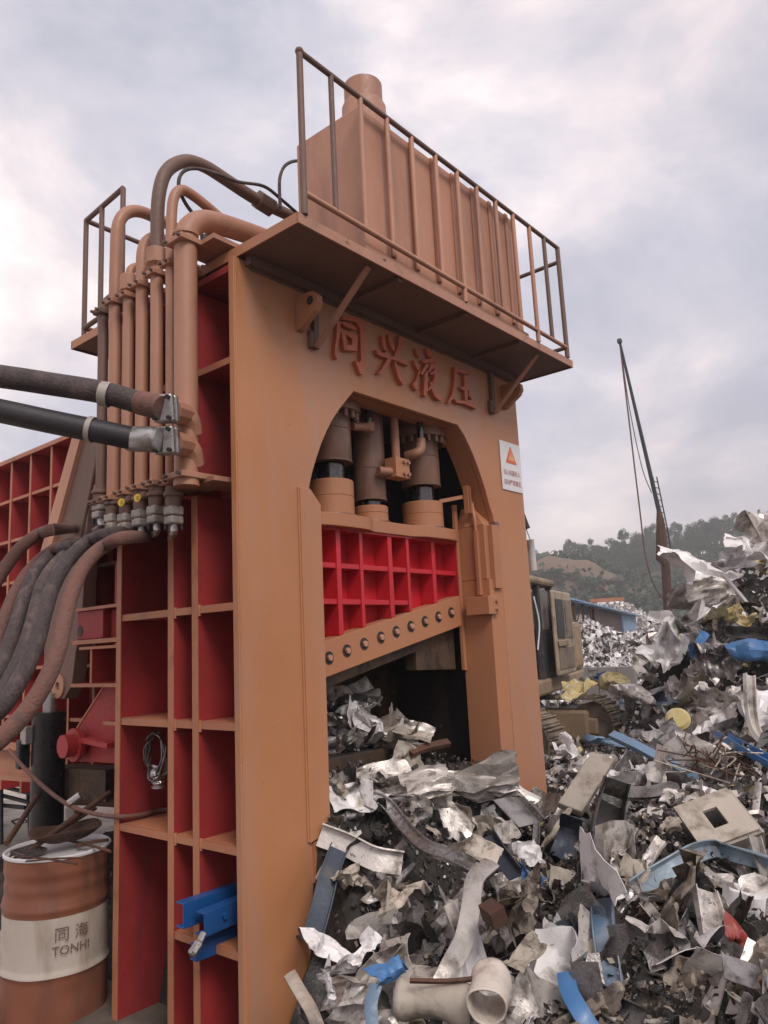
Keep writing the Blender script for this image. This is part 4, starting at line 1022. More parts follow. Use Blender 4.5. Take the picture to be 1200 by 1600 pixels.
# ------------------------------------------------------------------ scrap shapes
def bend(v, p, n_, ax, ang, wd):
    res = []
    for q in v:
        s = (q-p).dot(n_)
        if s <= 0: res.append(q); continue
        a_ = ang*min(1, s/wd)
        m = Matrix.Rotation(a_, 3, ax)
        res.append(p + m @ (q-p))
    return res
def sheet_mesh(seed, asp=1.4, nx=12, ny=9, folds=4, crump=0.05, ragged=0.12, name='sheet', th=0.006, ang=1.6):
    """a torn, folded sheet about 1 m across"""
    rs = random.Random(seed)
    L_, W_ = asp**0.5, 1/asp**0.5
    v = []
    for i in range(nx+1):
        for j in range(ny+1):
            x = (i/nx-0.5)*L_; y = (j/ny-0.5)*W_
            b = 1.0 if (i in (0,nx) or j in (0,ny)) else 0.25
            x += rs.uniform(-1,1)*ragged*b*L_/nx*1.4; y += rs.uniform(-1,1)*ragged*b*W_/ny*1.4
            if i in (0, nx): x += 0.10*L_*ragged*4*noise.noise(Vector((y*4, seed*3.1, i)))
            if j in (0, ny): y += 0.10*W_*ragged*4*noise.noise(Vector((x*4, seed*2.3, j+9)))
            v.append(Vector((x, y, 0)))
    for k in range(folds):
        t = rs.uniform(0, math.pi)
        n_ = Vector((math.cos(t), math.sin(t), 0)); ax = Vector((-n_.y, n_.x, rs.uniform(-.3,.3))).normalized()
        p = Vector((rs.uniform(-.3,.3)*L_, rs.uniform(-.3,.3)*W_, 0))
        if (-p).dot(n_) > 0: n_ = -n_; ax = -ax
        v = bend(v, p, n_, ax, rs.choice((-1,1))*rs.uniform(0.35, ang), rs.choice((0.03,0.06,0.25)))
    for i, q in enumerate(v):
        s = Vector((q.x*3.2, q.y*3.2, q.z*3.2+seed*7.7))
        rd = 1-abs(noise.noise(s))*2
        v[i] = q + noise.noise_vector(s*1.3)*crump + Vector((0,0,1))*rd*crump*0.6
    nv = len(v)
    f = [(i*(ny+1)+j, (i+1)*(ny+1)+j, (i+1)*(ny+1)+j+1, i*(ny+1)+j+1) for i in range(nx) for j in range(ny)]
    me0 = bpy.data.meshes.new('t'); me0.from_pydata([tuple(q) for q in v], [], f)
    nr_ = [n_.vector.copy() for n_ in me0.vertex_normals]
    bpy.data.meshes.remove(me0)
    mb = MB(); mb.v = v + [q - n_*th for q, n_ in zip(v, nr_)]
    mb.f = list(f) + [tuple(nv+i for i in reversed(q)) for q in f]
    def idx(i, j): return i*(ny+1)+j
    bd = [(idx(i,0), idx(i+1,0)) for i in range(nx)] + [(idx(nx,j), idx(nx,j+1)) for j in range(ny)] + \
         [(idx(i+1,ny), idx(i,ny)) for i in reversed(range(nx))] + [(idx(0,j+1), idx(0,j)) for j in reversed(range(ny))]
    mb.f += [(b_, a_, nv+a_, nv+b_) for a_, b_ in bd]
    return mb.mesh(name, smooth=17, recalc=False)
def layer_mesh(seed, asp=1.5, layers=6, name='layered'):
    """a pressed wad of many torn sheets folded together"""
    rs = random.Random(seed); mb = MB(); nx, ny = 16, 12
    L_, W_ = 1.0*asp**0.5, 1.0/asp**0.5
    for l in range(layers):
        b = len(mb.v); zl = (l-layers/2)*0.065
        ox, oy = rs.uniform(-.08,.08), rs.uniform(-.05,.05); sx_, sy_ = rs.uniform(.75,1.05), rs.uniform(.7,1.05)
        for s_ in (0, 1):
            for i in range(nx+1):
                for j in range(ny+1):
                    x = (i/nx-.5)*L_*sx_+ox; y = (j/ny-.5)*W_*sy_+oy
                    if i in (0,nx): x += rs.uniform(-.03,.03) + .12*noise.noise(Vector((y*3,l*.8,seed)))
                    if j in (0,ny): y += rs.uniform(-.02,.02) + .12*noise.noise(Vector((x*3,l*.8,seed+3)))
                    z = zl + 0.22*noise.noise(Vector((x*2.2, y*1.8, seed*5.1))) + 0.10*noise.noise(Vector((x*4.5, y*6, seed*3+l*0.9))) + 0.07*(1-2*abs(noise.noise(Vector((x*1.5, y*7, seed*1.3+l*0.25))))) - s_*0.012
                    mb.v.append(Vector((x, y, z)))
        n1_ = (nx+1)*(ny+1)
        for i in range(nx):
            for j in range(ny):
                q = (b+i*(ny+1)+j, b+(i+1)*(ny+1)+j, b+(i+1)*(ny+1)+j+1, b+i*(ny+1)+j+1)
                mb.f.append(q); mb.f.append(tuple(n1_+k for k in reversed(q)))
        for i in range(nx):
            for j in (0, ny):
                a_, c_ = b+i*(ny+1)+j, b+(i+1)*(ny+1)+j
                mb.f.append((a_, c_, c_+n1_, a_+n1_))
        for j in range(ny):
            for i in (0, nx):
                a_, c_ = b+i*(ny+1)+j, b+i*(ny+1)+j+1
                mb.f.append((a_, c_, c_+n1_, a_+n1_))
    return mb.mesh(name, smooth=32)
def strip_path_mb(path, prof, twist=0.0, up=Vector((0,0,1)), roll=0.0):
    """sweep an open folded profile [(side, up)...] of sheet metal along a bent path"""
    mb = MB(); m = len(path); k = len(prof)
    for i, p in enumerate(path):
        t = (path[min(m-1,i+1)]-path[max(0,i-1)]).normalized()
        s = t.cross(up).normalized(); u = s.cross(t)
        a_ = roll + twist*i/max(1,m-1)
        s, u = s*math.cos(a_)+u*math.sin(a_), u*math.cos(a_)-s*math.sin(a_)
        for x, z in prof: mb.v.append(p + s*x + u*z)
    for i in range(m-1):
        for j in range(k):
            j2 = (j+1) % k
            mb.f.append((i*k+j, i*k+j2, (i+1)*k+j2, (i+1)*k+j))
    mb.f.append(tuple(range(k))); mb.f.append(tuple((m-1)*k+j for j in reversed(range(k))))
    return mb
def u_prof(w_, d_, t):  return [(-w_/2,0),(w_/2,0),(w_/2,d_),(w_/2-t,d_),(w_/2-t,t),(-w_/2+t,t),(-w_/2+t,d_),(-w_/2,d_)]
def l_prof(w_, d_, t):  return [(-w_/2,0),(w_/2,0),(w_/2,t),(-w_/2+t,t),(-w_/2+t,d_),(-w_/2,d_)]
def flat_prof(w_, t):   return [(-w_/2,0),(w_/2,0),(w_/2,t),(0,t*1.6),(-w_/2,t)]
def box_prof(w_, d_):   return [(-w_/2,0),(w_/2,0),(w_/2,d_),(-w_/2,d_)]
def strip_mesh(seed, L_=1.0, prof=None, name='strip', kink=0.5):
    rs = random.Random(seed); p = Vector((-L_/2,0,0)); dr = Vector((1,0,0)); path = []
    n_ = 9; 
    kk = {rs.randrange(2,7): rs.uniform(-kink,kink), rs.randrange(2,7): rs.uniform(-kink,kink)}
    for i in range(n_):
        path.append(p.copy()); p = p + dr*(L_/(n_-1))
        dr = Matrix.Rotation(kk.get(i,0)+rs.uniform(-.06,.06),3,'Z') @ (Matrix.Rotation(rs.uniform(-.12,.12),3,'Y') @ dr)
    return strip_path_mb(path, prof, rs.uniform(-1.0,1.0)).mesh(name, smooth=30)

# ------------------------------------------------------------------ distance: hill, trees, shed, mast, far scrap
def az_pt(px, dist):
    r = ray(px, 985); h = Vector((r[0], r[1], 0)).normalized(); return h*dist
hv = az_pt(1000, 1.0); hs = Vector((hv.y, -hv.x, 0))      # away from the camera, and to its right
def hill_h(u, v):
    """u metres to the right of the line of sight, v metres away"""
    ridge = 18.5 + 4.0*sstep(-35, 35, u) + 2.5*noise.noise(Vector((u*0.03, 0, 4))) + 12*sstep(60, 300, abs(u))*noise.noise(Vector((u*0.01,2,7)))
    k = sstep(120, 215, v) - 0.6*sstep(235, 420, v)
    h = ridge*k + 2.5*fbm(u, v, 0.03, 4, 2)*k
    h += 12.0*gau(u, v, -15, 152, 15, 17) + 7.5*gau(u, v, -33, 150, 7, 12) + 3*gau(u, v, 8, 150, 16, 12)
    return h - 0.5
mb = MB()
us = [-420+12*i for i in range(24)] + [-132+4.0*i for i in range(66)] + [132+14*i for i in range(24)]
vs2 = [95+4.5*i for i in range(42)] + [290+18*i for i in range(10)]
for u in us:
    for v in vs2:
        q = hv*v + hs*u
        mb.v.append(Vector((q.x, q.y, hill_h(u, v)*sstep(95, 112, v) - 0.3 + 0.5*noise.noise(Vector((u*.2,v*.2,1))))))
nv2 = len(vs2)
for i in range(len(us)-1):
    for j in range(nv2-1):
        mb.f.append((i*nv2+j, (i+1)*nv2+j, (i+1)*nv2+j+1, i*nv2+j+1))
tag(mb.build('hill', M['hill'], smooth=60), kind='structure')
# bare red soil face of the cut knoll: its own sheet of terrain, just proud of the hill
mb = MB(); n1_ = 40
for i in range(n1_+1):
    for j in range(n1_+1):
        u = -46 + 56*i/n1_; v = 128 + 30*j/n1_
        wob = 4*noise.noise(Vector((u*0.1, v*0.1, 3)))
        inside = 0.62 - ((u+15+wob*0.9)/15)**2 - ((v-148+wob*.8)/6.5)**2 + 0.9*noise.noise(Vector((u*0.22, v*0.22, 8)))
        inside = max(inside, 0.7-((u+34)/5)**2-((v-148)/4.5)**2)
        q = hv*v + hs*u
        z = hill_h(u, v)*sstep(95,112,v) + (1.1*min(1, max(-1.0, inside*1.5)) + 0.5*noise.noise(Vector((u*.3,v*.3,5))))
        mb.v.append(Vector((q.x, q.y, z)))
for i in range(n1_):
    for j in range(n1_):
        mb.f.append((i*(n1_+1)+j, (i+1)*(n1_+1)+j, (i+1)*(n1_+1)+j+1, i*(n1_+1)+j+1))
tag(mb.build('bare_soil', M['redsoil'], smooth=60), kind='structure')

def crown_mesh(seed, ht, wd, nleaf):
    rs = random.Random(seed); mb = MB()
    cl = [(Vector((rs.gauss(0, .28)*wd, rs.gauss(0, .28)*wd, ht*(0.42+0.55*rs.random()**0.9))), rs.uniform(.14,.26)*wd) for k in range(13)]
    for i in range(nleaf):
        c, r = rs.choice(cl)
        d = Vector((rs.gauss(0,1), rs.gauss(0,1), rs.gauss(0,.8))).normalized()*r*rs.random()**0.4
        p = c + d; s = rs.uniform(.06,.17)*wd/5
        a = Vector((rs.gauss(0,1), rs.gauss(0,1), rs.gauss(0,.6))).normalized(); b = a.orthogonal().normalized()
        c2 = a.cross(b)
        mb.add([p-b*s-c2*s*.6, p+b*s*.3-c2*s, p+b*s+c2*s*.5, p-b*s*.4+c2*s], [(0,1,2,3)])
    return mb.mesh('crown', recalc=False)
protos = []
for k in range(6):
    ht, wd = (7.5,5.0) if k < 3 else (9.5,5.2) if k < 5 else (6.0,6.2)
    cm = crown_mesh(40+k, ht, wd, 2400); cm.materials.append(M['leaf'])
    tb = MB(); tb.tube([(0,0,-0.5),(0.1,0,ht*.4),(0.05,.1,ht*.75)], [0.2,0.14,0.05], 7)
    for j in range(4):
        a_ = j*1.7+k; tb.tube([(0.08,0,ht*(.35+.08*j)),(math.cos(a_)*wd*.3, math.sin(a_)*wd*.3, ht*(.6+.07*j))], [0.07,0.02], 5)
    tm = tb.mesh('trunk', smooth=60); tm.materials.append(M['bark'])
    protos.append((tm, cm))
rt = random.Random(11); ntree = 0
def tree(u, v, s, k, label, grp):
    q = hv*v + hs*u
    o = thing('tree', label + (', left of the rig mast' if u < 5 else ', right of the rig mast'), 'tree', (q.x, q.y, hill_h(u,v)-0.4), grp)
    o.rotation_euler = (0,0,rt.uniform(0,6.28)); o.scale = (s*rt.uniform(.85,1.15),)*2 + (s,)
    for me, nm in ((protos[k][0],'trunk'),(protos[k][1],'crown')):
        c = bpy.data.objects.new(nm, me); COL.objects.link(c); c.parent = o
for k_ in range(104):
    u = -52 + k_*1.22
    tree(u+rt.uniform(-.6,.6), 205+rt.uniform(-5,9), rt.uniform(.68,1.0), rt.randrange(5), 'dark hazy tree standing against the sky on the ridge', 'trees along the hill ridge')
for i in range(190):
    u = rt.uniform(-60, 78); v = rt.uniform(150, 204)
    if -46 < u < 12 and v < 168: v = rt.uniform(170, 204)
    tree(u, v, rt.uniform(.6,.95), rt.choice((0,1,2,5,5)), 'dark hazy tree on the slope below the ridge', 'trees on the hill slope')
for i in range(230):
    u = rt.uniform(-55,35); v = rt.uniform(120,160)
    if ((u+15)/12)**2+((v-150)/4)**2 < 1 or ((u+34)/4)**2+((v-149)/3)**2 < 1: continue
    q = hv*v + hs*u
    o = thing('shrub', 'low hazy shrub on the slope below the bare soil knoll', 'shrub', (q.x, q.y, hill_h(u,v)-0.9), 'shrubs round the bare soil knoll')
    k = rt.uniform(.35,.7); o.scale = (k*1.3,k*1.3,k*.6); o.rotation_euler = (0,0,rt.uniform(0,6.28))
    c = bpy.data.objects.new('crown', protos[5][1]); COL.objects.link(c); c.parent = o
# scrub round the soil knoll
mb = MB()
for i in range(14000):
    u = rt.uniform(-60,40); v = rt.uniform(118,172)
    ins = 1-((u+17)/22)**2-((v-147)/10)**2
    if ins > 0 and rt.random() < (0.93 if v > 146 else 0.35): continue
    q = hv*v+hs*u; p = Vector((q.x,q.y,hill_h(u,v)+rt.uniform(0,1.6)))
    s = rt.uniform(.25,.7); a = Vector((rt.gauss(0,1),rt.gauss(0,1),rt.gauss(0,1))).normalized(); b = a.orthogonal().normalized(); c = a.cross(b)
    mb.add([p-b*s-c*s*.6, p+b*s*.3-c*s, p+b*s+c*s*.5, p-b*s*.4+c*s], [(0,1,2,3)])
tag(mb.build('hillside_scrub', M['leaf']), kind='stuff')

# shards joined into one heap
def shards(n, sampler, smin, smax, rs, name, mt, flat=0.6):
    mb = MB()
    for i in range(n):
        p = Vector(sampler(rs)); s = smin*(smax/smin)**rs.random()
        a = Vector((rs.gauss(0,1), rs.gauss(0,1), rs.gauss(0,flat))).normalized(); t = a.orthogonal().normalized(); t = (t*math.cos(i*1.7)+a.cross(t)*math.sin(i*1.7))
        b = a.cross(t); k = rs.uniform(.25,1.0); up = t.cross(b)*s*rs.uniform(-.5,.5)
        q = [p-t*s-b*s*k*rs.uniform(.6,1), p+up-b*s*k*rs.uniform(.5,1.1), p+t*s*rs.uniform(.6,1)-b*s*k*.7, p+t*s*.9+b*s*k*rs.uniform(.4,1), p+up*1.1+b*s*k, p-t*s*rs.uniform(.6,1)+b*s*k*.8]
        mb.add(q, [(0,1,4,5),(1,2,3,4)])
    o = mb.mesh(name, recalc=False); o.materials.append(mt)
    ob = bpy.data.objects.new(name, o); COL.objects.link(ob); ob['kind'] = 'stuff'
    return ob
rs = random.Random(21)
fc = P(945, 1010, d=22.5)
def far_heap(x, y):
    return 2.15*gau(x,y,fc.x-.2,fc.y+0.55,1.5,1.15) + 1.75*gau(x,y,fc.x+.6,fc.y-1.3,1.5,1.1)
mb = MB(); nn = 40
for i in range(nn+1):
    for j in range(nn+1):
        x = fc.x-6+12*i/nn; y = fc.y-6+12*j/nn
        mb.v.append(Vector((x,y,far_heap(x,y)-0.12+0.12*noise.noise(Vector((x*3,y*3,0))))))
for i in range(nn):
    for j in range(nn): mb.f.append((i*(nn+1)+j,(i+1)*(nn+1)+j,(i+1)*(nn+1)+j+1,i*(nn+1)+j+1))
tag(mb.build('far_scrap_mound', M['s_grey']), kind='stuff')
def sf(rs):
    while True:
        x = fc.x+rs.uniform(-5,5); y = fc.y+rs.uniform(-5,5)
        h = far_heap(x,y)
        if h > 0.2: return (x, y, h+rs.uniform(-.05,.1))
shards(6500, sf, 0.04, 0.15, rs, 'far_pale_scrap', M['s_white'])
shards(4500, sf, 0.04, 0.14, rs, 'far_grey_scrap', M['s_grey'])
# low concrete bay wall
WL = thing('bay_wall', 'low grey concrete wall holding back the distant pale scrap heap', 'wall', tuple(P(950,1045,d=19.5)))
wa, wb = P(905,1032,d=19.6), P(992,1030,d=19.0); n_ = 3
for i in range(n_):
    a_, b_ = wa.lerp(wb, i/n_), wa.lerp(wb, (i+1)/n_ - 0.006)
    a_.z = b_.z = 0.55
    MB().bar(a_, b_, 0.25, 1.15).build('wall_block', M['wall'], WL, bevel=0.02)
# blue roofed shed
SH = thing('blue_roof_shed', 'long low shed with faded blue roof and brown wall beyond the pale scrap heap', 'shed', tuple(P(950,985,d=28)))
ra, rb = P(885,932,d=25), P(1003,962,d=44)
dv = (rb-ra); dv.z = 0; dvn = dv.normalized(); dn_ = Vector((-dvn.y, dvn.x, 0))
if dn_.dot(Vector((hv.x,hv.y,0))) < 0: dn_ = -dn_
back = dn_*3.0
for i in range(14):
    a_ = ra.lerp(rb, i/14); b_ = ra.lerp(rb, (i+1)/14-0.004)
    mb = MB(); mb.ext([a_, b_, b_+back+Vector((0,0,.22)), a_+back+Vector((0,0,.34))], (0,0,-0.05 if i%2 else -0.07)); mb.build('roof_panel', M['roofblue'], SH)
wa = ra.lerp(rb,.32)+dn_*0.3; wb = ra.lerp(rb,.68)+dn_*0.3
mb = MB(); mb.add([Vector((wa.x,wa.y,0)),Vector((wb.x,wb.y,0)),wb-Vector((0,0,.09)),wa-Vector((0,0,.09))],[(0,1,2,3)])
mb.v += [q+dn_*0.1 for q in mb.v]; mb.f += [(7,6,5,4)]; mb.build('brown_wall', M['shedwall'], SH)
for i in range(9):
    u0, u1 = .685+.033*i, .685+.033*(i+1)-.003
    a_, b_ = ra.lerp(rb,u0)+dn_*.3, ra.lerp(rb,u1)+dn_*.3
    mb = MB(); mb.add([Vector((a_.x,a_.y,0)),Vector((b_.x,b_.y,0)),b_-Vector((0,0,.09)),a_-Vector((0,0,.09))],[(0,1,2,3)]); mb.v += [q+dn_*.05 for q in mb.v]; mb.f += [(7,6,5,4),(0,4,5,1),(1,5,6,2),(2,6,7,3),(3,7,4,0)]
    mb.build('wall_sheet', M['blue'] if i == 0 else M['roofblue'], SH)
for k in (0.02,.10,.18,.26):
    a_ = ra.lerp(rb,k)+dn_*.2
    MB().tube([(a_.x,a_.y,0),(a_.x,a_.y,a_.z-.08)], .05, 8).build('shed_post', M['rust'], SH)
    if k < .2:
        b_ = ra.lerp(rb,k+.08)+dn_*.2
        MB().tube([(a_.x,a_.y,a_.z-.9),(b_.x,b_.y,b_.z-.15)], .03, 6).build('shed_brace', M['rust'], SH)
# second scrap heap behind the shed roof
c2 = P(955, 950, d=47)
def sf2(rs):
    while True:
        a_, b_ = rs.gauss(0,1), rs.gauss(0,.6)
        q = c2 + Vector((hs.x,hs.y,0))*a_*2.6 + Vector((hv.x,hv.y,0))*b_*1.6
        h = 4.0*math.exp(-(a_/1.5)**2-(b_/1.3)**2)
        return (q.x, q.y, max(0, h*rs.uniform(.75,1.0)))
shards(3200, sf2, 0.06, 0.17, rs, 'distant_pale_scrap', M['s_white'])
shards(1600, sf2, 0.06, 0.15, rs, 'distant_tan_scrap', M['s_beige'])
tag(MB().bar(P(922,939,d=45), P(975,936,d=44.5), .5, .2).build('orange_beam', M['edge']), 'thin orange beam lying on the distant scrap behind the shed roof', 'beam')

# lattice mast of a piling rig
PM = thing('rig_mast', 'tall thin leaning mast of a drilling rig with hanging hose, rising behind the scrap pile', 'crane mast', tuple(P(1045,940,d=35))[:2]+(0,))
t0, t1, t2, t3 = P(968,533,d=35), P(1030,800,d=35), P(1040,885,d=35), P(1046,1000,d=35)
MB().tube([t0, t0.lerp(t1,.5), t1], [.06,.085,.11], 8).build('boom_pipe', M['exdark'], PM, smooth=50)
MB().tube([t1, t1.lerp(t2,.2), t2, t3], [.12,.19,.20,.2], 10).build('mast_base', M['rust'], PM, smooth=50)
MB().tube([P(1029,815,d=34.7), P(1031,872,d=34.7), P(1038,880,d=34.7)], [.1,.2,.12], 8).build('winch_cover', M['rust'], PM, smooth=50)
for sx_ in (0, 6):
    MB().tube([P(1020+sx_,745,d=35.2),P(1036+sx_,822,d=35.2),P(1046+sx_,885,d=35.2)], .03, 6).build('ladder_rail', M['exdark'], PM)
for i in range(14):
    y_ = 752+i*9.5; x_ = 1021+(y_-745)*0.19
    MB().tube([P(x_,y_,d=35.2),P(x_+6.5,y_+2,d=35.2)], .022, 5).build('ladder_rung', M['exdark'], PM)
MB().tube(curve([t0, P(976,600,d=35), P(988,700,d=35), P(1000,800,d=35), P(1008,865,d=35), P(1020,910,d=35), P(1036,937,d=35)]), .035, 6).build('mast_hose', M['pipe_dark'], PM, smooth=60)
MB().tube(curve([P(970,545,d=35), P(984,640,d=35), P(1003,730,d=35), P(1018,770,d=35)]), .02, 6).build('mast_cable', M['exdark'], PM, smooth=60)
MB().lathe([(0,-.12),(.1,-.1),(.12,0),(.1,.1),(0,.12)], t0, 10).build('mast_head', M['exdark'], PM, smooth=60)

# lamp-like white canister hanging beyond the right column
HC = thing('hanging_canister', 'pale grey cylinder hanging by a wire from the right side of the gantry', 'canister', tuple(P(831,845,d=6.9)))
a_ = P(831,845,d=6.9); r2 = 0.036
top_, bot_ = P(828,843,d=6.9), P(833,891,d=6.9)
MB().tube([top_, bot_], r2, 14).build('canister', M['s_white'], HC, smooth=40)
MB().tube([top_, P(822,826,d=6.8)], .004, 5).build('wire', M['exdark'], HC)
MB().bar(P(815,800,d=6.8), P(825,826,d=6.8), .03, .03).build('hook_arm', M['exdark'], HC)

# ------------------------------------------------------------------ excavator
A = P(838,1086,d=11.4); B = P(916,1052,d=15.0)
zb_ = 1.06
A.z = B.z = zb_
EX = thing('excavator', 'dusty tan tracked excavator with open cab door behind the right column', 'excavator', (A.x+1.5, A.y+1.6, 0))
u_ = (B-A).normalized(); L_ = (B-A).length
n_ = Vector((u_.y, -u_.x, 0))
if n_.dot(A) > 0: n_ = -n_                # towards the camera side
ins = -n_; zv = Vector((0,0,1))
def EB(u0,u1,i0,i1,z0,z1,nm,mt,bev=0.02,par=None):
    c = A + u_*(u0+u1)/2 + ins*(i0+i1)/2; c = Vector((c.x,c.y,(z0+z1)/2))
    return MB().obox(c, u_*(u1-u0)/2, ins*(i1-i0)/2, zv*(z1-z0)/2).build(nm, mt, par or EX, bevel=bev)
EB(-.15,L_,0,2.5,zb_-.02,zb_+.22,'deck_skirt',M['exbeige'],.04)
EB(1.75,L_-.1,.05,2.4,zb_+.225,zb_+1.05,'engine_cover',M['exbeige'],.08)
EB(L_-.5,L_+.05,.02,2.4,zb_+.225,zb_+1.15,'counterweight',M['exbeige'],.10)
EB(1.9,2.35,.03,.05,zb_+.45,zb_+.95,'engine_grille',M['exdark'],.0)
EB(2.0,2.2,.0,.03,zb_+.98,zb_+1.12,'warning_plate',M['white'],.0)
# cab: posts, roof, glass, seat
ct = 2.78
for uu in (-.1,.72,1.62): 
    EB(uu,uu+.10,.02,.12,zb_+.225,ct,'cab_post',M['exdark'],.015)
    EB(uu,uu+.10,1.0,1.1,zb_+.225,ct,'cab_post',M['exdark'],.015)
EB(-.16,1.76,-.03,1.15,ct+.001,ct+.13,'cab_roof',M['exbeige'],.05)
EB(-.09,1.7,1.03,1.06,zb_+.6,ct-.05,'cab_glass',M['glass'],0)
EB(1.66,1.70,.13,.99,zb_+.8,ct-.05,'cab_glass',M['glass'],0)
EB(.83,1.6,.06,.075,zb_+1.0,ct-.06,'cab_glass',M['glass'],0)
EB(.83,1.61,.04,.11,zb_+.23,zb_+.98,'cab_side',M['exdark'],.02)
EB(.95,1.45,.35,.85,zb_+.25,zb_+.65,'seat',M['black'],.06)
EB(1.35,1.5,.35,.85,zb_+.66,zb_+1.3,'seat_back',M['black'],.06)
# the door folded back against the side
dr = EB(.95,2.35,-.16,-.10,zb_+.25,ct-.08,'cab_door',M['exdoor'],.03)
EB(1.05,1.60,-.175,-.161,zb_+.85,ct-.22,'door_panel',M['exdark'],.01,dr)
EB(1.72,2.22,-.175,-.161,zb_+.85,ct-.22,'door_panel',M['track'],.01,dr)
EB(1.05,2.22,-.175,-.161,zb_+.35,zb_+.70,'door_panel',M['track'],.01,dr)
EB(1.0,1.7,-.20,-.176,zb_+.72,zb_+.82,'door_handle',M['exbeige'],.02,dr)
MB().tube(curve([A+ins*-.08+zv*.7, A+ins*-.12+u_*.05+zv*1.1, A+ins*-.08+zv*1.5]), .012, 6).build('grab_rail', M['s_white'], EX, smooth=60)
# undercarriage
rgt = Vector((r_[0],r_[1],0)).normalized(); fwd = Vector((f_[0],f_[1],0)).normalized()
hd = (rgt*.80 - fwd*.60).normalized(); lat = Vector((hd.y,-hd.x,0))
if lat.dot(fwd) < 0: lat = -lat
end = P(968,1140,d=12.2)
def track(endp, ln, nm):
    hw, hr = 0.26, 0.40
    t = bpy.data.objects.new(nm, None); COL.objects.link(t); t.parent = EX; t.location = -EX.location
    c1 = Vector((endp.x,endp.y,0.52)) - hd*hr; c0 = c1 - hd*(ln-2*hr)
    fr_ = MB(); fr_.obox((c0+c1)/2+Vector((0,0,-.03)), hd*(ln/2-.42), lat*.235, zv*.25); fr_.build('track_frame', M['exbeige'], t, bevel=.05)
    MB().bar(c0+zv*.10, c1-zv*.04+hd*.12, .40, .26).build('track_frame', M['exbeige'], t, bevel=.03)
    MB().cyl(c1-lat*.15, c1+lat*.15, .34, 20).build('idler', M['track'], t, smooth=40)
    MB().cyl(c0-lat*.15, c0+lat*.15, .30, 20).build('idler', M['track'], t, smooth=40)
    for k in range(5):
        q = c0.lerp(c1,(k+.7)/5.4)-zv*.28
        MB().cyl(q-lat*.17,q+lat*.17,.10,12).build('roller',M['track'],t,smooth=40)
    sg = ln-2*hr; per = 2*sg+2*math.pi*hr; npad = int(per/.165)
    pm_ = MB(); pm_.obox((0,0,0),(.075,0,0),(0,hw,0),(0,0,.014)); pm_.obox((-.055,0,.03),(.010,0,0),(0,hw,0),(0,0,.020)); pm_.obox((.03,0,.022),(.008,0,0),(0,hw,0),(0,0,.012))
    pme = pm_.mesh('track_shoe'); pme.materials.append(M['track'])
    for k in range(npad):
        s_ = per*k/npad
        if s_ < sg: p = c0+hd*s_+zv*hr; tx = hd; nz_ = zv
        elif s_ < sg+math.pi*hr:
            a_ = (s_-sg)/hr; p = c1+zv*hr*math.cos(a_)+hd*hr*math.sin(a_); tx = hd*math.cos(a_)-zv*math.sin(a_); nz_ = zv*math.cos(a_)+hd*math.sin(a_)
        elif s_ < 2*sg+math.pi*hr: s2 = s_-sg-math.pi*hr; p = c1-hd*s2-zv*hr; tx = -hd; nz_ = -zv
        else:
            a_ = (s_-2*sg-math.pi*hr)/hr; p = c0-zv*hr*math.cos(a_)-hd*hr*math.sin(a_); tx = -hd*math.cos(a_)+zv*math.sin(a_); nz_ = -zv*math.cos(a_)-hd*math.sin(a_)
        o = bpy.data.objects.new('track_shoe', pme); COL.objects.link(o); o.parent = t
        yv = nz_.cross(tx)
        o.matrix_local = Matrix(((tx.x,yv.x,nz_.x,p.x),(tx.y,yv.y,nz_.y,p.y),(tx.z,yv.z,nz_.z,p.z),(0,0,0,1)))
    return c0, c1
ca = track(end, 3.3, 'crawler_track')
cb_ = track(end - lat*2.35 + hd*.0, 3.3, 'crawler_track')
mid_ = (ca[0]+ca[1]+cb_[0]+cb_[1])/4
MB().obox(mid_+zv*.05, hd*.55, lat*.9, zv*.2).build('carbody', M['exbeige'], EX, bevel=.05)
MB().cyl(mid_+zv*.25, mid_+zv*.60, .5, 24).build('slew_ring', M['track'], EX, smooth=40)

# ------------------------------------------------------------------ scrap: the pieces one can name
SHEETS = [sheet_mesh(100+i, asp=[1.6,2.4,3.0,1.9][i%4], nx=16, ny=9, folds=[4,5,6,5][i%4], crump=[.035,.055,.08,.05][i%4], ragged=.09, ang=[1.5,1.9,2.4,1.7][i%4], name='crumpled_sheet') for i in range(20)]
FLATS = [sheet_mesh(200+i, asp=[1.4,1.9,2.8][i%3], nx=16, ny=10, folds=4, crump=.035, ragged=.07, ang=1.5, name='bent_plate') for i in range(9)]
WRAPS = [sheet_mesh(300+i, asp=1.3, nx=20, ny=16, folds=6, crump=.11, ragged=.18, ang=1.5, name='torn_wrap') for i in range(7)]
LAYS = [layer_mesh(400+i, asp=[1.4,1.9,2.5][i%3], layers=[5,6,4][i%3], name='pressed_wad') for i in range(8)]
CRUSH = [sheet_mesh(600+i, asp=[1.3,1.7,2.1][i%3], nx=22, ny=15, folds=8, crump=.13, ragged=.05, ang=2.2, name='pressed_wad') for i in range(9)]
def obj(name, me, mt, loc, rot=None, s=1.0, label=None, cat=None, grp=None):
    o = bpy.data.objects.new(name, me); COL.objects.link(o)
    if len(me.materials) == 0: me.materials.append(mt)
    o.material_slots[0].link = 'OBJECT'; o.material_slots[0].material = mt
    m = (rot or Matrix.Identity(3)).to_4x4()
    if not isinstance(s, (tuple, list)): s = (s, s, s)
    o.matrix_world = Matrix.Translation(loc) @ m @ Matrix.Diagonal((*s, 1))
    return tag(o, label, cat, grp)
def face_rot(nrm, xdir):
    z = Vector(nrm).normalized(); x = Vector(xdir); x = (x - z*x.dot(z)).normalized(); y = z.cross(x)
    return Matrix(((x.x,y.x,z.x),(x.y,y.y,z.y),(x.z,y.z,z.z)))
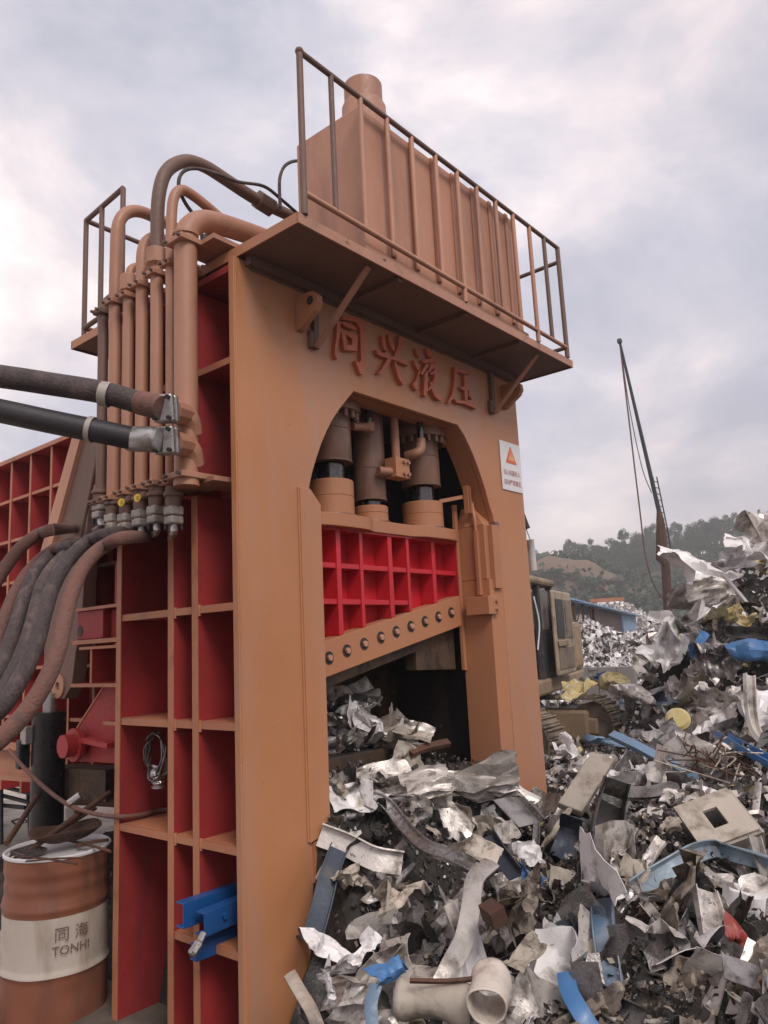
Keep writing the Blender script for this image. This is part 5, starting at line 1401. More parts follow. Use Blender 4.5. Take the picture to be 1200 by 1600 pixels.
RGT, UPW, FWD = Vector(r_), -Vector(d_), Vector(f_)
NAMED = [(870,1000,50,12.0),(880,1125,55,11.6),(955,1130,48,11.8),(925,1095,45,11.8)]
def lay(name, me, mt, px, py, wpx, roll, tilt, label, cat, lift=0.06, hs_=1.0, turn=0.0, dep=None, mlen=1.25):
    """a piece resting on the heap: roll = run of its long side seen from the front, tilt 0 = upright .. 1 = lying flat"""
    if dep:
        dd = dep if py < 900 else min(dep, on_heap(px, py, .03)[1]); q = P(px,py,d=dd)
    else: q, dd = on_heap(px, py, lift)
    NAMED.append((px, py, wpx*.45, dd))
    s = wpx*dd/F/mlen
    toc = (Vector(CAM)-q).normalized()
    nr = toc*(1-tilt) + Vector((0,0,1))*tilt + RGT*turn
    xd = RGT*math.cos(R_(roll)) + UPW*math.sin(R_(roll))
    return obj(name, me, mt, q, face_rot(nr, xd), (s, s*hs_, s), label, cat)
def strip(name, pts, prof, mt, label, cat='scrap strip', lift=0.07, twist=0.0, roll=0.0, dep=None, bev=0.0):
    """a bent profile: pts are places along it, lying over the heap"""
    path = []
    for p in pts:
        lf = p[2] if len(p) > 2 else lift
        if dep: lf = min(lf, on_heap(p[0],p[1],.04)[1])
        path.append(P(p[0],p[1],d=lf) if dep else on_heap(p[0],p[1],lf)[0])
        NAMED.append((p[0], p[1], 30, lf if dep else 5))
    # keep the far ends from falling into hollows: no jump in depth between neighbours
    path = curve(path, 4)
    up = (Vector(CAM)-path[len(path)//2]).normalized()*0.6 + Vector((0,0,0.6))
    mb = strip_path_mb(path, prof, twist, up, roll)
    return tag(mb.build(name, mt, smooth=30, bevel=bev), label, cat)

# the mouth of the shear
def mouth(nm, me, mt, px, py, dep, wpx, roll, tilt, label, hs_=1.0, turn=0.0, cat='scrap sheet'):
    return lay(nm, me, mt, px, py, wpx, roll, tilt, label, cat, hs_=hs_, turn=turn, dep=dep)
mouth('crumpled_sheet', SHEETS[1], M['s_white'], 560,1130,5.05,105,8,.35,'pale crumpled sheet lying on the feed bed at the left inside the mouth',.75)
mouth('crumpled_sheet', SHEETS[5], M['s_pale'], 620,1135,5.15,95,-25,.4,'pale folded sheet on the feed bed reaching towards the dark throat',.7)
mouth('crumpled_sheet', SHEETS[9], M['s_grey'], 545,1100,5.2,80,5,.5,'darker flat sheet topmost on the feed bed pile',.6)
mouth('pressed_wad', CRUSH[4], M['s_pale'], 530,1158,4.95,80,4,.2,'pressed grey wad at the front left edge of the feed bed',.7,cat='scrap wad')
mouth('bent_plate', FLATS[2], M['s_pale'], 570,1080,5.3,75,-55,.1,'upright bent pale offcut standing behind the feed bed pile',.8)
mouth('bent_plate', FLATS[1], M['s_white'], 642,1148,5.1,60,-35,.3,'small white plate on the edge of the feed bed above the lower blade',.9)
mouth('bent_plate', FLATS[4], M['s_beige'], 642,1188,4.95,60,-55,.15,'ragged beige flap hanging from the feed bed edge',1.1)
mouth('bent_plate', FLATS[5], M['s_pale'], 560,1205,4.65,120,28,.3,'large pale curved sheet at the left of the mouth below the bed',.9,-.2)
mouth('crumpled_sheet', SHEETS[12], M['s_pale'], 600,1225,4.75,100,12,.4,'crumpled pale sheet in the middle of the mouth below the bed',.6)
mouth('bent_plate', FLATS[0], M['s_white'], 545,1255,4.5,85,18,.2,'white square flap with a torn edge at the left of the mouth',1.0)
mouth('pressed_wad', LAYS[7], M['s_pale'], 625,1238,4.72,150,14,.4,'second pressed bundle of pale sheets left of the long white bundle',.5,cat='scrap bundle')
mouth('pressed_wad', LAYS[2], M['s_pale'], 700,1222,4.85,170,8,.45,'long bundle of flattened white sheets lying across the mouth',.55,cat='scrap bundle')
mouth('bent_plate', FLATS[7], M['s_pale'], 695,1265,4.72,95,-35,.2,'pale square plate hanging under the white bundle in the mouth',1.1)
mouth('crumpled_sheet', SHEETS[3], M['s_grey'], 745,1235,4.95,75,-20,.3,'dark twisted sheet between white bundle and right column',.8)
mouth('bent_plate', FLATS[3], M['s_white'], 768,1280,4.8,62,-50,.25,'narrow white plate standing beside the grey angle panel',.6)
strip('angle_panel', [(752,1213,5.25),(780,1240,5.15),(828,1290,4.95)], l_prof(.26,.05,.008), M['s_grey'], 'large dark grey panel with a pale edge leaning against the foot of right column', 'scrap panel', dep=True, roll=.6)
mouth('bent_plate', FLATS[6], M['s_pale'], 800,1318,4.55,72,-60,.1,'pale plate with round holes below the leaning grey panel',.8)
strip('flat_bar', [(640,1180,4.9),(668,1170,5.0),(700,1163,5.1)], box_prof(.05,.03), M['rust'], 'short rusty bar poking out of the mouth into the dark throat', 'scrap bar', dep=True)
rm_ = random.Random(9)
ADJ = {'s_grey':'dull grey','s_dark':'blackened','s_pale':'pale grey','s_beige':'beige','s_white':'white','s_brown':'rusty brown','s_alu':'shiny silver','s_red':'red painted','s_bright':'bright blue','s_blue':'dull blue','s_yellow':'yellow stained'}
for k in range(46):
    px, py = rm_.uniform(515,800), rm_.uniform(1215,1390)
    if px > 760 and py < 1260: continue
    mt = rm_.choice(('s_grey','s_grey','s_dark','s_dark','s_pale','s_beige','s_brown'))
    ms = rm_.choice((SHEETS, SHEETS, FLATS, WRAPS)) if mt != 's_brown' else CRUSH
    nm = {id(SHEETS):'crumpled_sheet',id(FLATS):'bent_plate',id(WRAPS):'torn_wrap',id(CRUSH):'pressed_wad'}[id(ms)]
    o = lay(nm, rm_.choice(ms), M[mt], px, py, rm_.uniform(38,85), rm_.uniform(-70,70), rm_.uniform(.05,.5),
        '%s %s among the tangle below the %s of the mouth' % (ADJ[mt], nm.replace('_',' '), 'left side' if px < 610 else 'middle' if px < 700 else 'right side'), 'scrap piece', lift=.05, hs_=rm_.uniform(.5,.95))
    o['group'] = 'tangled pieces in the mouth of the shear'
for k in range(24):
    px, py = rm_.uniform(508,640), rm_.uniform(1092,1168)
    if py < 1092 + (px-508)*.28: py += 25
    mt = rm_.choice(('s_pale','s_pale','s_white','s_white','s_beige','s_alu'))
    o = lay('crumpled_sheet' if k % 3 else 'bent_plate', rm_.choice(SHEETS if k % 3 else FLATS), M[mt], px, py, rm_.uniform(40,80), rm_.uniform(-40,30), rm_.uniform(.2,.6),
        '%s %s packed on the feed bed under the sloping blade, %s' % (ADJ[mt], 'sheet' if k % 3 else 'plate', 'near the left column' if px < 570 else 'near the dark throat'), 'scrap piece', hs_=rm_.uniform(.4,.7), dep=rm_.uniform(4.9,5.25))
    o['group'] = 'sheets packed on the feed bed'
# long strips in front of the mouth
strip('bent_channel', [(568,1248,4.45),(602,1258,4.35),(632,1295,4.2),(664,1325,4.05),(700,1338,3.98),(738,1357,3.9)], u_prof(.075,.03,.006), M['s_alu'], 'long galvanised bent channel running down from the mouth to the right', dep=True)
strip('leaning_channel', [(528,1328,3.9),(512,1372,3.75),(500,1420,3.62),(488,1462,3.5)], u_prof(.095,.035,.006), M['s_slate'], 'dusty grey blue channel leaning beside the foot of left column', dep=True, roll=.3)
strip('curved_strip', [(768,1350,3.75),(742,1375,3.6),(735,1420,3.45),(724,1470,3.32),(706,1505,3.22),(688,1540,3.15)], flat_prof(.085,.012), M['s_pale'], 'long pale curved strip hanging down the middle of the heap', dep=True, twist=.5)
strip('folded_strip', [(500,1305,4.1),(545,1322,3.95),(585,1342,3.9),(628,1350,3.9)], l_prof(.11,.05,.008), M['s_pale'], 'pale bent strip with a bright edge along the foot of the mouth', dep=True, roll=-.5)
mouth('bent_plate', FLATS[8], M['s_beige'], 742,1322,3.95,62,-38,.35,'beige square plate with a turned up rim below the mouth',1.1)
strip('dark_angle', [(762,1308,4.2),(782,1340,4.05),(806,1372,3.9)], l_prof(.08,.05,.006), M['s_slate'], 'dark blue grey angle strip beside the beige square plate', dep=True)
mouth('crumpled_sheet', SHEETS[7], M['s_bright'], 828,1372,3.9,52,-40,.1,'small crumpled bright blue sheet below the holed plate',.9)
mouth('torn_wrap', WRAPS[1], M['s_white'], 820,1335,4.2,60,10,.2,'small shiny white crumpled wrap above the bright blue sheet',.8)
mouth('torn_wrap', WRAPS[0], M['s_beige'], 542,1372,3.75,52,20,.3,'bulging beige lump beside the leaning channel',.9)
mouth('torn_wrap', WRAPS[2], M['s_beige'], 620,1395,3.55,85,40,.3,'ragged brown and cream torn wad in the middle of the near heap',.8,cat='scrap wad')
mouth('bent_plate', FLATS[1], M['s_beige'], 660,1380,3.55,48,10,.4,'small beige flap on the ragged wad',.6)
# bottom left foreground
mouth('bent_plate', FLATS[4], M['s_white'], 517,1482,3.2,95,-32,.35,'white bent sheet lowest beside the left column foot',.6)
mouth('crumpled_sheet', SHEETS[2], M['s_white'], 558,1505,3.1,78,30,.3,'white crumpled sheet touching the blue fan shaped sheet',.9)
mouth('crumpled_sheet', SHEETS[6], M['s_white'], 508,1545,3.0,70,-10,.3,'white crumpled sheet nearest the left column bottom edge',.9)
mouth('crumpled_sheet', SHEETS[13], M['s_bright'], 622,1512,3.08,80,35,.2,'blue fan shaped sheet in the foreground left of the white tube',.9)
strip('blue_strip', [(588,1540,3.0),(580,1570,2.95),(582,1605,2.9)], flat_prof(.05,.01), M['s_blue'], 'narrow pale blue strip hanging below the blue fan shaped sheet', dep=True)
strip('curled_strip', [(452,1522,3.0),(468,1550,2.95),(486,1580,2.9),(500,1615,2.85)], flat_prof(.05,.01), M['s_brown'], 'dark curled strip at the bottom leaning on the tan column', dep=True)
def tube_piece(pts, r0, mt, label, sq=1.0, name='dented_tube'):
    path = curve([P(a_,b_,d=min(c_, on_heap(a_,b_,.05)[1])) for a_,b_,c_ in pts],5); n = len(path)
    for a_,b_,c_ in pts: NAMED.append((a_,b_,42,c_))
    mb = MB(); mb.tube(path, [r0*(1+.10*noise.noise(Vector((i*.9,1,r0*50)))) for i in range(n)], 22, caps=False)
    for i, q in enumerate(mb.v):
        mb.v[i] = q + noise.noise_vector(q*7)*r0*.22
    o = mb.build(name, mt, smooth=55)
    s = o.modifiers.new('thick','SOLIDIFY'); s.thickness = .006
    return tag(o, label, 'tube')
tube_piece([(625,1562,2.98),(665,1560,2.95),(705,1568,2.9),(742,1575,2.86)], .070, M['s_beige'], 'long dented cream tube lying along the bottom of the picture')
tube_piece([(770,1530,2.92),(765,1552,2.82),(760,1574,2.74)], .076, M['s_cream'], 'short wide cream tube with its open end facing down and right')
strip('thin_rod', [(640,1534,2.9),(700,1535,2.9),(752,1530,2.88)], box_prof(.014,.014), M['rust'], 'thin dark rod lying on top of the cream tube', 'scrap bar', dep=True)
# right of the mouth, foreground
mouth('pressed_wad', CRUSH[1], M['s_brown'], 800,1440,3.45,125,82,.1,'upright brown pressed wad of layered sheet in front of the bright blue scrap',.8,cat='scrap wad')
mouth('pressed_wad', CRUSH[3], M['s_brown'], 835,1400,3.6,110,70,.1,'tall ribbed brown pressed wad right of the bright blue scrap',.6,cat='scrap wad')
mouth('bent_plate', FLATS[0], M['s_beige'], 822,1500,3.2,75,60,.2,'tan torn plate below the upright brown wads',.8)
strip('square_tube', [(765,1432,3.3),(785,1448,3.2)], box_prof(.07,.07), M['rust'], 'short rusty square tube end among the brown wads', 'scrap tube', dep=True)
strip('dark_channel', [(962,1218,5.2),(950,1270,5.05),(937,1345,4.85)], u_prof(.17,.12,.008), M['s_dark'], 'tall dark open channel standing upright in the heap', dep=True, roll=.4)
strip('tan_plank', [(942,1188,5.55),(925,1215,5.4),(890,1270,5.1)], box_prof(.17,.05), M['s_beige'], 'broad tan plank leaning up to the right beside the column', 'scrap plank', dep=True, bev=.008)
mouth('bent_plate', FLATS[2], M['s_slate'], 885,1318,4.75,95,75,.1,'dark slate blue plate standing beside the right column foot',.8)
mouth('bent_plate', FLATS[5], M['s_beige'], 862,1300,4.9,80,62,.15,'tan bent strip leaning at the very foot of right column',.45)
strip('blue_bar', [(958,1152,6.7),(1000,1172,6.4),(1045,1197,6.1),(1085,1220,5.85)], box_prof(.075,.05), M['s_blue'], 'long steel blue bar slanting down right across the middle ground', 'scrap bar', dep=True)
strip('grey_curved_strip', [(938,1234,5.6),(985,1240,5.5),(1030,1237,5.45),(1085,1220,5.5)], flat_prof(.10,.02), M['s_grey'], 'grey curved strip joining the low end of the long blue bar', dep=True)
strip('blue_ribbon', [(990,1398,4.0),(1030,1370,4.15),(1075,1343,4.3),(1115,1330,4.35),(1150,1335,4.3),(1210,1352,4.2)], l_prof(.085,.05,.008), M['s_ribbon'], 'long twisted pale blue ribbon of sheet bending to the right edge', dep=True, twist=-.9)
strip('blue_channel_scrap', [(1126,1152,6.3),(1160,1172,6.1),(1215,1202,5.8)], u_prof(.11,.05,.006), M['s_bright'], 'bright blue channel reaching in from the right edge', dep=True, roll=.5)
# beige box with a square hole
d_b = min(4.9, on_heap(1118,1282,.1)[1]); q = P(1118,1282,d=d_b); s_ = d_b/F; NAMED.append((1112,1275,95,d_b+.7))
bxo = thing('broken_box', 'cream broken box section with a square hole near the right edge', 'box section', q)
X_, Y_, Z_ = (RGT*.97+FWD*.2).normalized(), None, None
nn_ = ((Vector(CAM)-q).normalized()*.75+Vector((0,0,.75))).normalized(); X_ = (X_-nn_*X_.dot(nn_)).normalized(); Y_ = nn_.cross(X_)
def bq(a_,b_,c_): return q + X_*a_*s_ + Y_*b_*s_ + nn_*c_*s_
mb = MB()
for (a0,a1,b0,b1) in ((-45,48,20,46),(-45,48,-40,-14),(-45,-10,-14,20),(14,48,-14,20)):
    mb.obox(bq((a0+a1)/2,(b0+b1)/2,0), X_*(a1-a0)/2*s_, Y_*(b1-b0)/2*s_, nn_*3*s_)
mb.build('holed_face', M['s_beige'], bxo)
mb = MB(); mb.obox(bq(0,-42,-32), X_*48*s_, Y_*2*s_, nn_*30*s_); mb.build('box_side', M['s_beige'], bxo)
mb = MB(); mb.obox(bq(51,0,-32), X_*2*s_, Y_*44*s_, nn_*30*s_); mb.build('box_side', M['s_beige'], bxo)
mb = MB(); mb.obox(bq(0,2,-34), X_*40*s_, Y_*38*s_, nn_*2*s_); mb.build('box_back', M['s_dark'], bxo)
mouth('bent_plate', FLATS[7], M['s_beige'], 1050,1283,5.0,95,10,.4,'cream plate joined to the left of the broken holed box',.7)
mouth('bent_plate', FLATS[3], M['s_bright'], 1122,1322,4.55,44,5,.45,'small light blue square plate under the broken holed box',1.2)
mouth('crumpled_sheet', SHEETS[10], M['s_alu'], 975,1420,3.85,70,70,.15,'shiny crumpled aluminium sheet in the middle of the right foreground',.9)
strip('grey_blue_profile', [(942,1405,3.75),(945,1450,3.6),(952,1500,3.45),(958,1548,3.35)], u_prof(.10,.04,.006), M['s_greyblue'], 'upright pale grey blue folded profile in the right foreground', dep=True, roll=-.2)
strip('blue_strip', [(880,1440,3.7),(892,1470,3.6),(905,1502,3.5)], l_prof(.07,.04,.006), M['s_slate'], 'dark blue curved strip left of the upright grey blue profile', dep=True)
strip('blue_curl', [(884,1525,3.25),(890,1552,3.15),(905,1580,3.05),(925,1612,3.0)], flat_prof(.075,.014), M['s_bright'], 'bright blue bent strip lowest in the right foreground', dep=True)
strip('beige_strip', [(928,1470,3.6),(915,1510,3.45),(900,1545,3.35)], flat_prof(.07,.01), M['s_beige'], 'beige rough strip left against the upright grey blue profile', dep=True, twist=.4)
strip('grey_trough', [(935,1558,3.2),(965,1580,3.1),(1005,1600,3.0)], u_prof(.10,.05,.006), M['s_grey'], 'grey trough shaped offcut at the bottom right of the blue curl', dep=True, roll=-.4)
mouth('pressed_wad', CRUSH[5], M['s_brown'], 1045,1425,3.95,170,58,.15,'long brown pressed wad slanting up to the right in the foreground',.5,cat='scrap wad')
mouth('pressed_wad', CRUSH[0], M['s_brown'], 1085,1545,3.25,120,75,.15,'crumpled brown cream wad at the bottom right',.9,cat='scrap wad')
mouth('pressed_wad', CRUSH[6], M['s_brown'], 1160,1560,3.15,100,80,.15,'cream brown ribbed wad in the bottom right corner',.9,cat='scrap wad')
mouth('bent_plate', FLATS[4], M['s_red'], 1168,1488,3.5,105,-62,.15,'red painted bent sheet near the right edge of the foreground',.45)
mouth('crumpled_sheet', SHEETS[15], M['s_pale'], 1150,1440,3.7,95,-50,.2,'pale torn sheet above the red painted sheet',.5)
mouth('bent_plate', FLATS[6], M['s_red'], 1030,1478,3.6,60,40,.2,'thin red rimmed strip under the long brown wad',.3)
mouth('crumpled_sheet', SHEETS[4], M['s_grey'], 1092,1405,4.05,80,50,.2,'dark grey rounded crumple right of the long brown wad',.9)
mouth('bent_plate', FLATS[0], M['s_alu'], 1152,1388,4.1,45,-30,.3,'small shiny folded plate below the blue ribbon at right',.9)
mouth('bent_plate', FLATS[8], M['s_pale'], 1012,1345,4.4,60,60,.1,'pale upright folded plate at the left end of the blue ribbon',.6)
mouth('crumpled_sheet', SHEETS[17], M['s_pale'], 965,1355,4.5,75,80,.1,'tall pale crumpled sheet behind the shiny aluminium',.6)
mouth('bent_plate', FLATS[1], M['s_dark'], 915,1385,4.4,120,82,.1,'black upright plate behind the blue blade strip',.6)
# middle distance
mouth('torn_wrap', WRAPS[3], M['s_white'], 880,1170,7.2,58,60,.2,'white torn wrap with yellow stuffing beside the track',.9)
mouth('bent_plate', FLATS[5], M['s_blue'], 950,1155,7.0,55,-10,.3,'pale blue grey folded offcut at the top end of the blue bar',.7)
mouth('torn_wrap', WRAPS[4], M['s_pale'], 915,1190,6.6,95,0,.35,'wide pale crumple in front of the excavator track',.8)
mouth('torn_wrap', WRAPS[5], M['s_white'], 985,1225,5.9,80,10,.4,'pale pinkish crumpled wrap above the grey curved strip',.6)
mouth('bent_plate', FLATS[2], M['s_pale'], 1060,1245,5.4,95,-25,.4,'grey ragged flap in the dark hollow above the broken box',.5)
mouth('crumpled_sheet', SHEETS[8], M['s_dark'], 1100,1225,5.8,110,-5,.3,'dark rounded crumple right of the long blue bar',.6)
strip('bent_rails', [(1168,1055,7.2),(1170,1105,7.05),(1178,1145,6.9),(1200,1172,6.7)], u_prof(.10,.05,.01), M['s_pale'], 'upright bent pair of pale rails near the right edge', dep=True, roll=.7)
# coil of foam filled duct and a wire tangle
NAMED += [(1060,1130,26,8.2),(1105,1195,30,6.2)]
c = P(1060,1130,d=min(8.2,on_heap(1060,1130,.1)[1])); ax_ = ((Vector(CAM)-c).normalized()+Vector((0,0,.5))).normalized()
fo = thing('foam_roll', 'round cut roll of yellowish insulation foam in the middle distance', 'foam roll', c)
MB().tube([c-ax_*.12, c+ax_*.10, c+ax_*.13], [.125,.13,.10], 20).build('foam_core', M['s_yellow'], fo, smooth=40)
MB().tube([c-ax_*.14, c+ax_*.08], .138, 20, caps=False).build('roll_skin', M['s_alu'], fo, smooth=40)
c = P(1105,1195,d=min(6.2,on_heap(1105,1195,.1)[1])); rs = random.Random(5)
wt = thing('wire_tangle', 'tangle of thin rusty wires in the heap below the foam roll', 'wire tangle', c)
for k in range(26):
    a_ = rs.uniform(0,6.3); v0 = c + RGT*rs.uniform(-.18,.18) + UPW*rs.uniform(-.10,.10)
    MB().tube(curve([v0, v0+Vector((rs.gauss(0,.08),rs.gauss(0,.08),rs.gauss(0,.07))), v0+Vector((rs.gauss(0,.13),rs.gauss(0,.13),rs.gauss(0,.08))), v0+Vector((rs.gauss(0,.16),rs.gauss(0,.16),rs.gauss(0,.08)))],4), .005, 5).build('wire', M['rust'] if k%3 else M['s_beige'], wt)
# high pile on the right
def pile(nm, me, mt, px, py, dep, wpx, roll, tilt, label, hs_=1.0, turn=0.0, cat='torn wrap'):
    return lay(nm, me, mt, px, py, wpx, roll, tilt, label, cat, hs_=hs_, turn=turn, dep=dep)
pile('torn_wrap', WRAPS[0], M['s_white'], 1080,898,11.4,125,-38,.25,'large white crumpled wrap draped over the left shoulder of the high pile',.75)
pile('torn_wrap', WRAPS[6], M['s_white'], 1135,885,10.6,100,5,.45,'bright white wrap next to the draped one on the high pile',.5)
pile('torn_wrap', WRAPS[2], M['s_pale'], 1190,806,10.4,105,55,.15,'grey white bundle topmost at the right edge of the high pile',1.0)
pile('torn_wrap', WRAPS[3], M['s_white'], 1188,858,10.3,100,40,.15,'white sheet hanging below the topmost bundle of the high pile',.8)
pile('torn_wrap', WRAPS[5], M['s_white'], 1040,1000,10.8,95,75,.15,'white grey wrap hanging on the left flank of the high pile',.8)
pile('torn_wrap', WRAPS[1], M['s_pale'], 1095,930,11.2,120,15,.3,'pale sheet lying under the large draped wrap',.45)
pile('torn_wrap', WRAPS[4], M['s_bright'], 1155,1012,9.8,120,-15,.2,'big blue crumpled tarpaulin on the front of the high pile',.75)
pile('torn_wrap', WRAPS[6], M['s_grey'], 1112,1022,9.7,95,-60,.15,'grey stained sheet left against the big blue tarpaulin',.7)
pile('bent_plate', FLATS[3], M['s_bright'], 1092,1008,10.0,50,60,.2,'narrow blue flap beside a dark gap on the high pile',.5)
pile('torn_wrap', WRAPS[0], M['s_yellow'], 1128,965,10.4,65,10,.4,'yellow foam lump below the pale sheet on the high pile',.5,cat='foam lump')
pile('torn_wrap', WRAPS[3], M['s_yellow'], 1160,965,10.3,55,-30,.4,'yellow foam slab right of the first yellow lump on the high pile',.7,cat='foam lump')
pile('torn_wrap', WRAPS[2], M['s_white'], 1110,955,10.7,80,20,.4,'white ragged sheet above the yellow foam on the high pile',.5)
pile('torn_wrap', WRAPS[5], M['s_yellow'], 908,1084,11.3,62,4,.95,'flat patch of yellow foam lying on the excavator track',.6,cat='foam lump')
pile('torn_wrap', WRAPS[1], M['s_yellow'], 960,1062,12.2,55,15,.6,'yellow foam scraps beyond the excavator track end',.6,cat='foam lump')
pile('torn_wrap', WRAPS[6], M['s_bright'], 935,1060,12.6,34,5,.5,'small blue plastic sheet beyond the excavator track',.5)
pile('torn_wrap', WRAPS[0], M['s_white'], 930,1068,12.8,60,10,.6,'white sheet lying beside the small blue plastic',.5)
pile('torn_wrap', WRAPS[4], M['s_pale'], 985,1075,10.9,75,-40,.3,'grey white bulging wrap at the end of the excavator track',.8)
pile('torn_wrap', WRAPS[2], M['s_slate'], 1045,1095,9.6,60,-10,.3,'dull blue plastic under the grey sheets in the middle distance',.6)
pile('torn_wrap', WRAPS[5], M['s_pale'], 1125,1098,8.8,80,-20,.35,'crumpled silver sheet left of the bent pair of rails',.7)
strip('white_pole', [(1128,898,10.9),(1147,920,10.85),(1167,944,10.8)], box_prof(.04,.04), M['s_white'], 'thin white pole slanting down on the high pile', 'pole', dep=True)
strip('wood_slat', [(1135,945,10.5),(1150,935,10.5),(1158,975,10.45)], box_prof(.05,.04), M['s_beige'], 'short tan slat poking from the high pile', 'slat', dep=True)

# ------------------------------------------------------------------ scrap: the rest of the heap
rs = random.Random(77)
KIND = [  # name, meshes, material, label, category, group, weight near, weight far
 ('crumpled_sheet', SHEETS, 's_pale', 'pale grey crumpled sheet offcut among many alike in the heap', 'scrap sheet', 'pale crumpled offcuts in the heap', 5.2, 3.5),
 ('crumpled_sheet', SHEETS, 's_grey', 'dull grey crumpled sheet offcut among many alike in the heap', 'scrap sheet', 'dull grey crumpled offcuts in the heap', 4.8, 3.2),
 ('crumpled_sheet', SHEETS, 's_dark', 'blackened crumpled sheet offcut sunk in the heap', 'scrap sheet', 'blackened offcuts in the heap', 2.2, 1),
 ('pressed_wad', CRUSH, 's_brown', 'small rusty brown wad of pressed layers sunk in the heap', 'scrap wad', 'rusty pressed wads in the heap', 2.0, .6),
 ('bent_plate', FLATS, 's_beige', 'beige bent plate offcut among many alike in the heap', 'scrap plate', 'beige plate offcuts in the heap', 1.8, 1.6),
 ('bent_plate', FLATS, 's_white', 'white bent plate offcut among many alike in the heap', 'scrap plate', 'white plate offcuts in the heap', 2.2, 2.5),
 ('torn_wrap', WRAPS, 's_pale', 'small pale torn wrap lying loose in the heap', 'torn wrap', 'pale torn wraps in the heap', 2.0, 6),
 ('torn_wrap', WRAPS, 's_grey', 'small grey torn wrap lying loose in the heap', 'torn wrap', 'grey torn wraps in the heap', 2.0, 5),
 ('bent_plate', FLATS, 's_blue', 'small dull blue plate offcut in the heap', 'scrap plate', 'dull blue offcuts in the heap', .06, .6),
 ('bent_plate', FLATS, 's_red', 'x', 'scrap plate', 'x', .18, .25),
 ('crumpled_sheet', SHEETS[:9], 's_alu', 'x', 'scrap sheet', 'x', 2.2, 2.0),
]
STR = [strip_mesh(500+i, 1.0, [u_prof(.10,.05,.012), l_prof(.09,.05,.012), flat_prof(.09,.012), box_prof(.05,.035)][i%4]) for i in range(10)]
KIND.append(('scrap_strip', STR, 's_grey', 'grey bent strip offcut among many alike in the heap', 'scrap strip', 'grey strip offcuts in the heap', 5.5, 1.5))
KIND.append(('scrap_strip', STR, 's_pale', 'pale bent strip offcut among many alike in the heap', 'scrap strip', 'pale strip offcuts in the heap', 6.0, 1.8))
BAND = [strip_mesh(540+i, 1.0, [l_prof(.22,.05,.010), u_prof(.20,.05,.010), flat_prof(.24,.010), l_prof(.17,.09,.010)][i%4], 'folded_sheet', .8) for i in range(8)]
KIND.append(('folded_sheet', BAND, 's_pale', 'x', 'scrap panel', 'x', 4.0, 1.0))
KIND.append(('folded_sheet', BAND, 's_grey', 'x', 'scrap panel', 'x', 3.5, 1.0))
KIND.append(('folded_sheet', BAND, 's_beige', 'x', 'scrap panel', 'x', 1.2, .5))
def blocked(x, y):
    if y > 2.98 and 2.40 < x < 5.50: return True
    if y > 2.5 and x < 2.75: return True
    return False
n_sc = 0
n_try = 0
while n_sc < 720 and n_try < 9000:
    n_try += 1
    dd = 2.5*(14.5/2.5)**(rs.random()**1.05)
    az = R_(rs.uniform(6, 58))
    x, y = dd*math.cos(az), dd*math.sin(az)
    if blocked(x, y): continue
    wi = 6 if dd < 7 else 7
    t = rs.random()*sum(k[wi] for k in KIND)
    for k in KIND:
        t -= k[wi]
        if t <= 0: break
    nm, ms, mt, lab, cat, grp = k[:6]
    h = heap(x, y)
    s = rs.uniform(.24,.60)*(0.70+dd*0.052)
    low = y > 3.0 and x > 6.5 and x < 11.2
    if low: s *= .5
    steep = rs.random() < .62 and not low
    nz_ = Vector((rs.gauss(0,.5), rs.gauss(0,.5), .35 if steep else 1.3)) - Vector((math.cos(az),math.sin(az),0))*rs.uniform(.2,1.2)
    rot = face_rot(nz_, Vector((rs.gauss(0,1), rs.gauss(0,1), rs.gauss(0,.9))))
    if nm == 'scrap_strip': s *= 1.5
    if nm == 'folded_sheet': s *= 1.35
    if mt == 's_pale' and nm == 'crumpled_sheet' and dd < 4: s *= .8
    sc_ = (s, s*rs.uniform(.5,.95), s) if nm != 'folded_sheet' else (s, s, s)
    big = 'large' if s*dd**-1 > .085 else 'small' if s/dd < .05 else 'middling'
    q_ = Vector((x, y, h)) - Vector(CAM); fx = CX + F*q_.dot(RGT)/q_.dot(FWD); fy = CY - F*q_.dot(UPW)/q_.dot(FWD)
    if fx > 1245 or fy > 1660: continue
    if dd > 10.2: reg = 'on the high pile at the right'
    elif dd > 7.2: reg = 'in the middle distance near the excavator' if fx < 1010 else 'in the middle distance below the high pile'
    elif dd > 5: reg = 'behind the upright dark channel' if fx < 1010 else 'round the broken cream box'
    elif fx < 700: reg = 'before the left column foot'
    elif fx < 900: reg = 'round the upright brown wads'
    elif fx < 1060: reg = 'round the upright grey blue profile'
    else: reg = 'at the lower right edge'
    lab = '%s %s %s %s %s' % (big, ADJ[mt], nm.replace('_',' '), 'standing on edge' if steep else 'lying slanted', reg)
    grp = '%s %s pieces in the heap' % (ADJ[mt], nm.replace('_',' '))
    rg = s*.62*F/dd
    if any(dd < nd+.12 and (fx-nx_)**2+(fy-ny_)**2 < (nr2*.95+rg*.62)**2 for nx_, ny_, nr2, nd in NAMED): continue
    obj(nm, rs.choice(ms), M[mt], Vector((x, y, h+rs.uniform(-.10,.03)*(.6+s))), rot, sc_, lab, cat, grp)
    n_sc += 1
